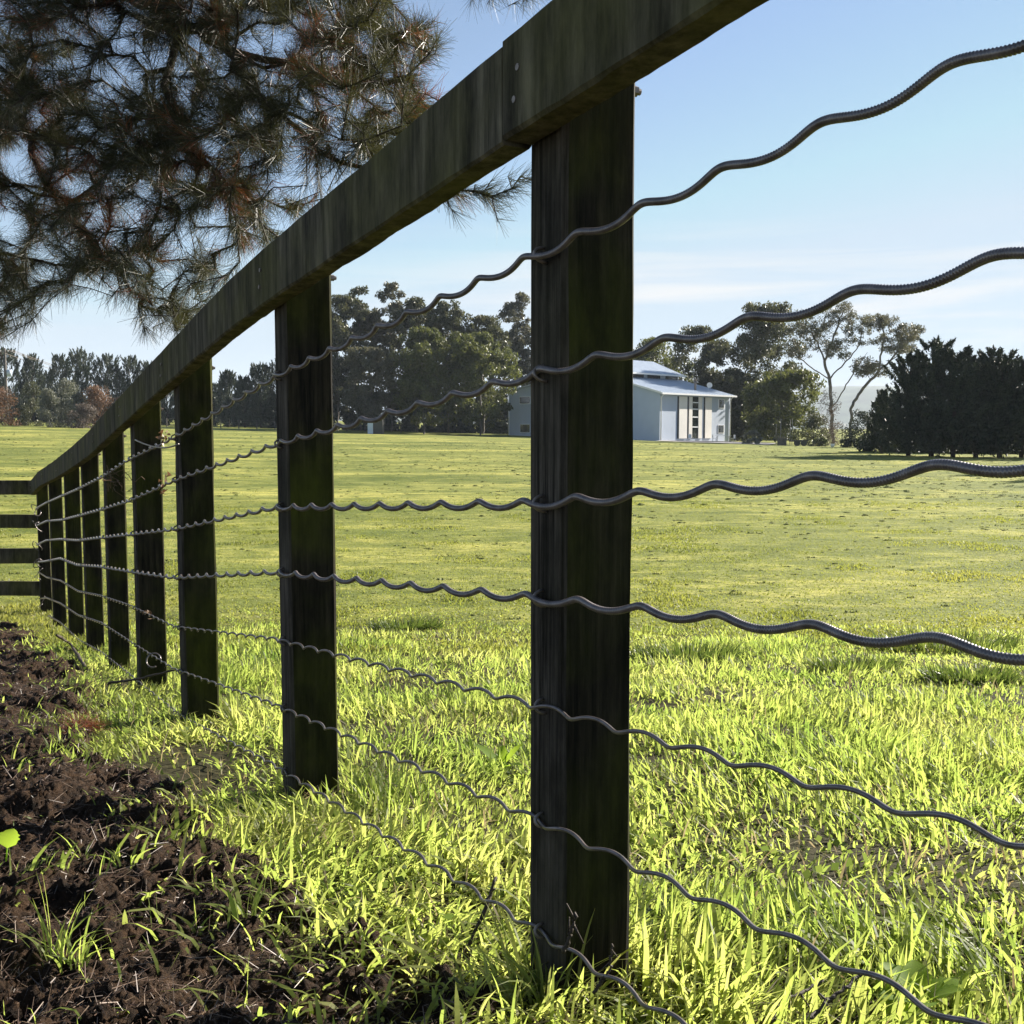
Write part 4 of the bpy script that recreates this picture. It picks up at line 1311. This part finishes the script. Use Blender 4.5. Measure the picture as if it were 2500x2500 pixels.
GG = 'gum trees of the tall stand left of the shed'
gum('gum with a broad crown right against the second post', 826, 722, 135, 140, 'gum', 9000, group=GG)
gum('tall dark gum rising left of the wispy topped one', 882, 698, 95, 146, 'gum', 7000, group=GG)
gum('wispy topped gum, tallest of the stand left of the shed', 957, 690, 95, 144, 'gum_pale', 6000, 0.3, group=GG)
gum('round topped gum just right of the wispy topped one', 1020, 726, 120, 142, 'gum', 8000, group=GG)
gum('gum with a domed crown midway between second post and shed', 1095, 735, 120, 140, 'gum', 8500, group=GG)
gum('gum at the right end of the stand, sloping down to the shed', 1178, 770, 125, 140, 'gum', 8500, group=GG)
gum('lower bronze tinted gum in front of the stand, nearest the second post', 905, 850, 110, 128, 'gum_pale', 6500, 0.12, group=GG)
gum('olive gum in front of the middle of the stand', 1035, 800, 135, 129, 'gum_yellow', 7500, 0.10, group=GG)
gum('yellow green tree in front of the right of the stand, beside the shed', 1172, 812, 150, 130, 'gum_yellow', 9000, 0.08, group=GG)
gum('dark gum low behind the second post', 760, 800, 110, 138, 'gum', 6500, group=GG)
gum('pale slender gum just left of the nearest post, behind the shed', 1262, 716, 92, 155, 'gum_pale', 6500, 0.25, group='gum trees behind the shed')
gum('gum hidden mostly behind the nearest post', 1400, 760, 130, 158, 'gum', 5000, 0.2, group='gum trees behind the shed')
gum('green tree whose rounded top shows over the shed roof', 1600, 824, 150, 155, 'gum_yellow', 7500, 0.15, group='gum trees behind the shed')
gum('dark gum rising directly behind the right end of the shed', 1715, 795, 140, 146, 'gum', 9000, 0.08, group='gum trees behind the shed')
gum('tallest broad gum right of the shed, touching the second wire', 1845, 742, 190, 142, 'gum', 12000, 0.10, group='gum trees behind the shed', clumps=46)
gum('low yellow green tree in front of the tallest gum right of the shed', 1905, 905, 150, 126, 'gum_yellow', 7500, 0.06, group='gum trees behind the shed')
gum('dark bushy tree at the right corner of the shed', 1800, 900, 110, 138, 'gum', 6000, 0.04, group='gum trees behind the shed')

GU = 'dark undergrowth beneath the gum stand'
for x, tp_, w, lab in ((700, 985, 110, 'dark undergrowth bush hidden mostly behind the second post'), (800, 990, 110, 'dark undergrowth bush just right of the second post'),
                       (900, 985, 120, 'dark undergrowth bush behind the small hut'), (1000, 990, 120, 'dark undergrowth bush under the round topped gum'),
                       (1100, 985, 120, 'dark undergrowth bush under the domed gum'), (1200, 990, 110, 'dark undergrowth bush beside the left corner of the barn'),
                       (1760, 960, 120, 'dark undergrowth bush just behind the right corner of the barn'), (1880, 985, 140, 'dark undergrowth bush under the tallest broad gum')):
    shrub(lab, x, tp_ - 40, w * 1.45, 150, 'conifer_far', 9000, 'undergrowth_bush', GU, 0.5, 0.4)

for x, w, lab in ((60, 190, 'dark scrub filling the left shelter belt behind the power pole'), (190, 200, 'dark scrub filling the middle of the left shelter belt'), (330, 200, 'dark scrub filling the left shelter belt beside the top rail'),
                  (490, 160, 'dark scrub between the fourth and third posts'), (610, 170, 'dark scrub at the foot of the conifers left of the second post')):
    shrub(lab, x, 955, w, 156, 'conifer_far', 8000, 'undergrowth_bush', 'dark scrub of the left shelter belt', 0.5, 0.4)

# two open gums with bare limbs
def open_gum(label, skel_px, Y, targets, mat, n_tuft, seedn):
    sk_ = [[px(x, y, Y + dy) for x, y, dy in pl] for pl in skel_px]
    b = sk_[0][0].copy(); b[2] = float(gz(b[0], b[1]))
    sk_[0][0] = b + [0, 0, -0.2]
    th = thing('eucalyptus_tree', label, 'tree', b, 'open gums with bare limbs')
    tg_ = []
    for (cx_, cy_, rx, ry, k) in targets:
        for _ in range(int(k * 2.4)):
            a_, r_ = RNG.uniform(0, 6.283), math.sqrt(RNG.random()) * 1.2
            tg_.append(px(cx_ + rx * r_ * math.cos(a_), cy_ + ry * r_ * math.sin(a_), Y + RNG.normal() * 1.6))
    P_, par_, R_, tp = grow(sk_, tg_, 0.5, 0.12, -0.05, 0.020, 0.5, 2.0)
    limbs('trunk', P_, par_, R_, M['gumbark'], th, 5)
    C = P_[tp]
    sel = RNG.random(len(C)) < 0.9
    V_, F_ = crown_from(C[sel], RNG.uniform(0.25, 0.65, sel.sum()), int(n_tuft * 2.5), 0.26, 0.34, (0, 0, -0.7), 0.8, 0.5)
    mesh_obj('crown', V_, F_, M[mat], th)


open_gum('upright open gum with bare forked limbs against the pale sky', [
    [(2034, 1070, 0), (2030, 1000, 0), (2025, 925, 0), (2012, 880, .3), (2000, 845, .5), (1985, 815, .6), (1978, 795, .6)],
    [(2025, 925, 0), (2055, 895, -.4), (2085, 862, -.6), (2102, 830, -.8), (2105, 800, -.8)],
    [(2012, 880, .3), (2030, 835, 0), (2045, 795, -.2), (2058, 765, -.3)],
    [(2030, 1000, 0), (2060, 950, -.8), (2090, 900, -1.2), (2118, 860, -1.2)],
    [(2025, 925, 0), (1990, 905, .8), (1960, 880, 1.0), (1940, 862, 1.1)]], 118,
    [(1985, 800, 34, 22, 16), (2050, 765, 40, 22, 24), (2095, 805, 26, 30, 14), (2035, 815, 40, 30, 20), (1955, 850, 35, 22, 18), (2040, 860, 30, 14, 12), (2110, 895, 28, 18, 12), (1950, 800, 25, 12, 8)], 'gum_pale', 5200, 1)
open_gum('leaning open gum reaching right over the dark conifers', [
    [(2076, 1065, 0), (2080, 990, 0), (2110, 945, 0), (2146, 904, 0), (2175, 880, .2), (2200, 862, .3), (2215, 835, .3)],
    [(2146, 904, 0), (2150, 870, -.3), (2160, 830, -.5), (2155, 795, -.5)],
    [(2175, 880, .2), (2195, 845, .6), (2215, 815, .8)]], 120,
    [(2150, 785, 36, 14, 22), (2218, 812, 30, 16, 22), (2165, 830, 40, 22, 18), (2200, 850, 25, 12, 12), (2130, 905, 30, 14, 12)], 'gum_pale', 4600, 2)

GR_ = 'dark conifers of the right hand hedge'
conifer('small dark conifer at the left foot of the right hedge', 2152, 950, 58, 72, 'conifer', 7000, group=GR_, leaf=0.24)
conifer('leftmost tall conifer of the right hand hedge, below the leaning gum', 2216, 858, 96, 66, 'conifer', 11000, group=GR_, open_=0.75, up=0.6, leaf=0.32, spikes=70)
conifer('tallest conifer of the right hand hedge', 2272, 824, 120, 65, 'conifer', 12000, group=GR_, open_=0.75, up=0.6, leaf=0.32, spikes=72)
conifer('conifer of the right hand hedge just right of the tallest', 2325, 846, 105, 64, 'conifer', 11000, group=GR_, open_=0.75, up=0.6, leaf=0.32, spikes=70)
conifer('conifer in the dip of the right hand hedge', 2380, 868, 110, 65, 'conifer', 11000, group=GR_, open_=0.75, up=0.6, leaf=0.32, spikes=70)
conifer('second highest conifer of the right hand hedge, near the right edge', 2438, 846, 110, 64, 'conifer', 11000, group=GR_, open_=0.75, up=0.6, leaf=0.32, spikes=70)
conifer('conifer of the right hand hedge cut by the right edge of the photo', 2492, 862, 110, 64, 'conifer', 11000, group=GR_, open_=0.75, up=0.6, leaf=0.32, spikes=70)
conifer('conifer beyond the right edge whose shadow falls into the photo', 2580, 850, 120, 63, 'conifer', 7000, group=GR_, leaf=0.3, spikes=60)
for x_, Y_, lab_ in ((2690, 52, 'first of three conifers standing beyond the right edge of the photo, nearer than the hedge'), (2740, 46, 'second of three conifers standing beyond the right edge of the photo, nearer than the hedge'), (2850, 41, 'third of three conifers standing beyond the right edge of the photo, nearer than the hedge')):
    conifer(lab_, x_, 800, 150, Y_, 'conifer', 6000, group=GR_, leaf=0.3, spikes=60)
for x_, lab_ in ((2190, 'dark scrub behind the left end of the right hand hedge'), (2320, 'dark scrub behind the middle of the right hand hedge'), (2450, 'dark scrub behind the right end of the right hand hedge')):
    shrub(lab_, x_, 985, 190, 76, 'conifer', 7000, 'undergrowth_bush', 'dark scrub behind the right hand hedge', 0.32, 0.4)
shrub('dark round bush between the leaning gum and the right hedge', 2105, 1000, 120, 96, 'conifer', 4500, group='bushes by the right hedge')
shrub('brown leafless bush in front of the upright open gum', 2018, 950, 75, 110, 'shrub_brown', 2600, group='bushes by the right hedge', leaf=0.32, asp=0.14)
shrub('grey green bush under the low yellow green tree', 1985, 1005, 80, 104, 'gum', 3000, group='bushes by the right hedge')
shrub('small grey bush beside the right corner of the shed', 1835, 1050, 60, 108, 'shrub_grey', 1800, group='bushes by the right hedge')

# ------------------------------------------------------------------ the shed
KX, KY, KZ = 17.2, 120.0, ZC - 0.98
RD = np.array([math.sqrt(.5), math.sqrt(.5), 0]); LD = np.array([-math.sqrt(.5), math.sqrt(.5), 0]); UP = np.array([0, 0, 1.0])
K0 = np.array([KX, KY, 0.0])
shed = thing('barn_house', 'blue grey two storey barn with raised middle roof beyond the paddock', 'building', (KX, KY, KZ))


def bp(s, L, z):   # s along the right wall, L along the left gable wall, z against the camera
    return K0 + RD * s + LD * L + UP * (ZC + z)


SL, GL_ = 14.7, 25.0
zb, ze = -1.5, 4.55
zm0, zm1, zr, zel = 6.70, 7.50, 9.42, 5.3
gable = [(0, zb), (GL_, zb), (GL_, zel), (17, zm0), (17, zm1), (12.5, zr - 0.12), (8, zm1), (8, zm0), (0, ze)]


def extrude(poly, s0, s1):
    n_ = len(poly)
    V_ = [bp(s0, L, z) for L, z in poly] + [bp(s1, L, z) for L, z in poly]
    me_faces = [tuple(range(n_))[::-1], tuple(range(n_, 2 * n_))] + [(k, (k + 1) % n_, n_ + (k + 1) % n_, n_ + k) for k in range(n_)]
    return V_, me_faces


def poly_obj(name, V_, faces_, mat, parent):
    me = bpy.data.meshes.new(name)
    me.from_pydata([tuple(np.array(v) - np.array((KX, KY, KZ))) for v in V_], [], faces_)
    me.materials.append(mat); me.update()
    o_ = bpy.data.objects.new(name, me); COL.objects.link(o_); o_.parent = parent
    return o_


V_, f_ = extrude(gable, 0, SL)
poly_obj('wall', V_, f_, M['clad'], shed)


def slab(name, L0, z0, L1, z1, mat, th_=0.14, s0=-0.35, s1=SL + 0.45, parent=shed):
    V_, f_ = extrude([(L0, z0), (L1, z1), (L1, z1 + th_), (L0, z0 + th_)], s0, s1)
    return poly_obj(name, V_, f_, mat, parent)


r1_ = slab('roof', -0.5, ze - 0.10, 7.985, zm0 + 0.02, M['roof'])
slab('roof', 17.015, zm0 + 0.02, 25.5, zel - 0.08, M['roof'])
slab('roof', 7.3, zm1 - 0.25, 12.5, zr - 0.1, M['roof'])
slab('roof', 12.5, zr - 0.1, 17.7, zm1 - 0.25, M['roof'])
# corrugation ribs on the visible roofs, gutters, barge boards
mb = MB()
for s in np.arange(-0.2, SL + 0.4, 0.6):
    a_, b_ = bp(s, -0.5, ze + 0.05), bp(s, 7.9, zm0 + 0.17)
    mb.box(a_, RD * 0.05, b_ - a_, UP * 0.03)
    a_, b_ = bp(s, 7.3, zm1 - 0.10), bp(s, 12.5, zr + 0.05)
    mb.box(a_, RD * 0.05, b_ - a_, UP * 0.03)
mb.build('roof_rib', M['roof'], r1_)
mb = MB(); mb.box(bp(-0.4, -0.66, ze - 0.17), RD * (SL + 0.9), LD * 0.15, UP * 0.2); mb.build('gutter', M['trim'], shed)
mb = MB(); mb.box(bp(-0.4, 7.15, zm1 - 0.30), RD * (SL + 0.9), LD * 0.14, UP * 0.2); mb.build('gutter', M['trim'], shed)
for s_p in (0.12, SL - 0.15):
    mb = MB(); mb.tube([bp(s_p, -0.10, zb), bp(s_p, -0.10, ze - 0.5), bp(s_p, -0.5, ze - 0.14)], 0.075, 8); mb.build('downpipe', M['trim'], shed, True)
mb = MB(); mb.tube([bp(-0.10, GL_ - 0.2, zb), bp(-0.10, GL_ - 0.2, zel - 0.2)], 0.075, 8); mb.build('downpipe', M['trim'], shed, True)
mb = MB(); a_ = bp(-0.38, -0.5, ze - 0.12); b_ = bp(-0.38, 8.0, zm0); mb.box(a_, RD * 0.05, b_ - a_, UP * 0.24); mb.build('barge_board', M['trim'], shed)


def s_of(zx):
    u = (1200 + zx * 0.3623 - 1250) / F
    return (120 * u - 17.2) / (.7071 * (1 - u))


def wall_panel(name, x0, x1, z0, z1, mat, out, parent=shed):
    mb_ = MB(); s0, s1 = s_of(x0), s_of(x1)
    mb_.box(bp(s0, -out, z0), RD * (s1 - s0), LD * (out - 0.002), UP * (z1 - z0))
    return mb_.build(name, mat, parent)


wall_panel('door_panel', 1256, 1309, -0.75, 4.25, M['panel'], 0.10)
wall_panel('door_panel', 1322, 1344, -0.75, 4.25, M['panel'], 0.10)
wall_panel('door_panel', 1386, 1410, -0.75, 4.25, M['panel'], 0.10)
wall_panel('door_panel', 1431, 1474, -0.75, 4.25, M['panel'], 0.10)
wall_panel('door_gap', 1247, 1255, -0.75, 4.25, M['slot'], 0.05)
wall_panel('door_gap', 1315, 1321, -0.75, 4.25, M['slot'], 0.05)
wall_panel('door_gap', 1424, 1430, -0.75, 4.25, M['slot'], 0.05)
tw = wall_panel('window', 1346, 1385, -0.75, 4.25, M['glass'], 0.04)
for z in (0.55, 1.75, 2.7, 3.5):
    wall_panel('mullion', 1347, 1384, z, z + 0.14, M['trim'], 0.08, tw)
for z0, z1 in ((3.05, 4.05), (-0.05, 0.85)):
    fr_ = wall_panel('window', 1520, 1561, z0 - 0.1, z1 + 0.05, M['trim'], 0.05)
    wall_panel('pane', 1524, 1557, z0, z1, M['glass'], 0.07, fr_)


def gable_window(L0, L1, z0, z1):
    mb_ = MB(); mb_.box(bp(-0.05, L0 - .08, z0 - .08), RD * 0.048, LD * (L1 - L0 + .16), UP * (z1 - z0 + .16)); f0 = mb_.build('window', M['trim'], shed)
    mb_ = MB(); mb_.box(bp(-0.075, L0, z0), RD * 0.02, LD * (L1 - L0), UP * (z1 - z0)); mb_.build('pane', M['glass'], f0)


gable_window(21.0, 22.8, 3.75, 4.6)
gable_window(21.0, 22.7, 0.0, 1.0)
for s0 in (1.2, 4.6, 8.0, 11.8):
    mb = MB(); mb.box(bp(s0, 7.94, 6.86), RD * 2.6, LD * 0.055, UP * 0.5); mb.build('louvre', M['glass'] if s0 > 11 else M['slot'], shed)
mb = MB(); mb.tube([bp(9.6, 1.8, 4.9), bp(9.6, 1.8, 6.35)], 0.15, 10); mb.tube([bp(9.6, 1.8, 6.35), bp(9.6, 1.8, 6.6)], 0.22, 10); mb.build('flue', M['steel'], shed, True)
mb = MB(); dc = bp(12.75, 2.0, 5.9)
mb.tube([dc - UP * 0.7, dc], 0.04, 6)
an = np.linspace(0, 6.283, 14, endpoint=False)
ring = np.array([dc + RD * 0.55 * math.cos(a_) * .9 - LD * 0.25 * math.cos(a_) * 0.3 + UP * 0.35 * math.sin(a_) - LD * 0.15 for a_ in an])
mb.add(np.vstack([ring, [dc], ring - LD * 0.03, [dc + LD * 0.05]]), [], [(14, k, (k + 1) % 14) for k in range(14)] + [(29, 15 + (k + 1) % 14, 15 + k) for k in range(14)])
mb.build('satellite_dish', M['white'], shed)


# things standing about the shed
def table_set(s, L, label):
    c = K0 + RD * s + LD * L; c[2] = float(gz(c[0], c[1]))
    th = thing('garden_table', label, 'table', c)
    mb_ = MB(); mb_.box(c + [-0.9, -0.4, 0.72], (1.8, 0, 0), (0, 0.8, 0), (0, 0, 0.05)); mb_.build('tabletop', M['white'], th)
    for dx, dy in ((-.8, -.3), (.8, -.3), (-.8, .3), (.8, .3)):
        mb_ = MB(); mb_.tube([c + [dx, dy, 0], c + [dx * .9, dy * .9, 0.72]], 0.03, 6); mb_.build('leg', M['dark'], th)


def chair(p, label, rz):
    c = np.array(p, float); c[2] = float(gz(c[0], c[1]))
    th = thing('garden_chair', label, 'chair', c, 'garden chairs outside the barn')
    e1 = np.array([math.cos(rz), math.sin(rz), 0]); e2 = np.array([-math.sin(rz), math.cos(rz), 0])
    mb_ = MB(); mb_.box(c - e1 * .22 - e2 * .22 + UP * .43, e1 * .44, e2 * .44, UP * .04); mb_.build('seat', M['white'], th)
    mb_ = MB(); mb_.box(c - e1 * .22 + e2 * .2 + UP * .47, e1 * .44, e2 * .04, UP * .42); mb_.build('backrest', M['white'], th)
    for a_, b_ in ((-.2, -.2), (.2, -.2), (-.2, .2), (.2, .2)):
        mb_ = MB(); mb_.tube([c + e1 * a_ + e2 * b_, c + e1 * a_ + e2 * b_ + UP * .43], 0.02, 5); mb_.build('leg', M['white'], th)


table_set(9.6, -2.4, 'white garden table outside the tall window of the barn')
chair(K0 + RD * 8.0 + LD * -2.2, 'white garden chair left of the table outside the barn', 1.2)
chair(K0 + RD * 11.4 + LD * -2.6, 'white garden chair right of the table outside the barn', -1.3)
chair(K0 + RD * 3.4 + LD * -2.0, 'white garden chair alone near the left corner of the barn front', 0.4)

hut = thing('garden_hut', 'small dark hut with a pale blue side under the gums left of the barn', 'hut', tree_base(914, 118))
hb = np.array(hut.location)
mb = MB(); mb.box(hb + [-0.1, 0, 0], (1.1, 0, 0), (0, 1.4, 0), (0, 0, 1.75)); mb.build('body', M['dark'], hut)
mb = MB(); mb.box(hb + [-0.72, -0.02, 0], (0.61, 0, 0), (0, 1.2, 0), (0, 0, 1.25)); o = mb.build('side_box', M['paleblue'], hut)
mb = MB(); mb.box(hb + [-0.25, -0.15, 1.755], (1.4, 0, 0), (0, 1.7, 0), (0, 0, 0.08)); mb.build('roof', M['dark'], hut)


def pole_px(name, label, x, y0, y1, Y, r, mat, group=None):
    b = tree_base(x, Y); t = px(x, y0, Y)
    mb_ = MB(); mb_.tube([b - [0, 0, .1], [b[0], b[1], t[2]]], [r, r * .85], 8)
    return tag(mb_.build(name, M[mat], None, True), label, 'pole', group)


PG = 'pale poles right of the barn'
pole_px('garden_pole', 'shortest pale pole right of the barn, beside a wooden box', 1893, 1035, 0, 105, 0.03, 'pole_pale', PG)
pole_px('garden_pole', 'pale pole just right of the shortest one beside the barn', 1904, 1022, 0, 107, 0.04, 'pole_pale', PG)
pole_px('garden_pole', 'pale pole at the left end of the dark trailer', 1927, 1024, 0, 103, 0.03, 'pole_pale', PG)
pole_px('garden_pole', 'pale pole furthest right, behind the dark trailer', 1932, 1022, 0, 106, 0.03, 'pole_pale', PG)
b = tree_base(1900, 100)
mb = MB(); mb.box(b, (0.75, 0, 0), (0, .6, 0), (0, 0, .7)); mb.box(b + [-.03, -.03, .702], (0.81, 0, 0), (0, .66, 0), (0, 0, .05))
tag(mb.build('wooden_box', M['pole'], None), 'low brown wooden box at the foot of the pale poles', 'box')
b = tree_base(1948, 100)
trl = thing('farm_trailer', 'low dark flat trailer right of the pale poles', 'trailer', b)
mb = MB(); mb.box(b + [-.8, -.5, .42], (1.6, 0, 0), (0, 1, 0), (0, 0, .16)); mb.build('deck', M['dark'], trl)
for dx in (-.3, .35):
    mb = MB(); mb.tube([b + [dx, -.62, .3], b + [dx, -.5, .3]], .3, 14); mb.build('wheel', M['dark'], trl)
shrub('clipped low hedge on the paddock edge right of the trailer', 2000, 1068, 52, 98, 'hedge', 2600, 'clipped_hedge', None, 0.12, 0.33, cat='hedge')
shrub('small rounded hedge just right of the white bucket', 2062, 1072, 40, 96, 'hedge', 1800, 'clipped_hedge', None, 0.12, 0.33, cat='hedge')
b = tree_base(2031, 93)
mb = MB(); mb.tube([b, b + [0, 0, .32]], [.14, .18], 14); mb.tube([b + [0, 0, .32], b + [0, 0, .34]], [.19, .19], 14)
tag(mb.build('bucket', M['white'], None, True), 'white bucket on the grass between two low hedges', 'bucket')
mb = MB(); mb.tube([tree_base(2127, 92), px(2109, 1072, 92)], .07, 7)
tag(mb.build('leaning_pole', M['pole'], None, True), 'pale pole leaning at the foot of the right hand hedge', 'pole')
lf = thing('rail_fence', 'low brown rail fence at the left foot of the right hand hedge', 'fence', tree_base(2155, 92))
for k, x in enumerate(np.linspace(2115, 2195, 6)):
    b = tree_base(x, 92); mb = MB(); mb.box(b - [.05, .05, .1], (.1, 0, 0), (0, .1, 0), (0, 0, .85)); mb.build('post', M['pole'], lf)
for dz in (.3, .6):
    a_, b_ = tree_base(2115, 91.9) + [0, 0, dz], tree_base(2195, 91.9) + [0, 0, dz]
    mb = MB(); mb.box(a_ - [0, .03, 0], b_ - a_, (0, .028, 0), (0, 0, .1)); mb.build('rail', M['pole'], lf)

# power pole and its lines
b = tree_base(23, 140)
pp = thing('power_pole', 'tall timber power pole with crossarm and transformer at the left edge', 'power pole', b)
topz = px(23, 850, 140)[2]
mb = MB(); mb.tube([b - [0, 0, .3], [b[0], b[1], topz]], [.20, .13], 10); mb.build('pole', M['pole'], pp, True)
ct = np.array([b[0], b[1], topz - 0.6])
mb = MB(); mb.box(ct + [-1.2, -.2, 0], (2.4, 0, 0), (0, .12, 0), (0, 0, .14)); mb.build('crossarm', M['pole'], pp)
for dx in (-1.05, -.5, .5, 1.05):
    mb = MB(); mb.tube([ct + [dx, -.14, .14], ct + [dx, -.14, .32]], [.05, .03], 8); mb.build('insulator', M['white'], pp)
mb = MB(); mb.tube([ct + [.55, -.1, -3.2], ct + [.55, -.1, -2.3]], .34, 12); mb.build('transformer', M['clad'], pp, True)
far = px(470, 972, 300)
for k, dx in enumerate((-1.05, .5, 1.05)):
    p0 = ct + [dx, -.14, .32]; p1 = far + [dx, 0, k * .2]
    tt = np.linspace(0, 1, 30)[:, None]
    mb = MB(); mb.tube(p0 + (p1 - p0) * tt - np.array([0, 0, 1]) * 4 * 1.6 * tt * (1 - tt), 0.035, 5); mb.build('cable', M['steel'], pp)

# wire fence along the far left edge of the paddock
ff = thing('field_fence', 'thin wire field fence with small pale posts along the far tree line', 'fence', tree_base(520, 135))
for x in np.linspace(410, 980, 14):
    b = tree_base(x, 135); mb = MB(); mb.tube([b - [0, 0, .1], b + [0, 0, 1.15]], .07, 6); mb.build('post', M['pole'], ff)
for dz in (.5, .8, 1.1):
    mb = MB(); mb.tube([tree_base(x, 134.93) + [0, 0, dz] for x in np.linspace(410, 980, 14)], .012, 4); mb.build('wire', M['wire'], ff)

# thin blue air over the whole place
mb = MB(); mb.box((-1500, -60, -8), (4200, 0, 0), (0, 3400, 0), (0, 0, 190))
hz_ = bpy.data.materials.new('thin_air'); hz_.use_nodes = True
hn = hz_.node_tree.nodes; hn.clear()
ho = hn.new('ShaderNodeOutputMaterial'); hv = hn.new('ShaderNodeVolumePrincipled')
hv.inputs['Color'].default_value = (0.78, 0.87, 1.0, 1)
hv.inputs['Density'].default_value = 0.00016
hv.inputs['Anisotropy'].default_value = 0.0
hz_.node_tree.links.new(hv.outputs['Volume'], ho.inputs['Volume'])
tag(mb.build('haze', hz_), 'thin pale blue haze filling the air over the paddock', 'haze', kind='stuff')
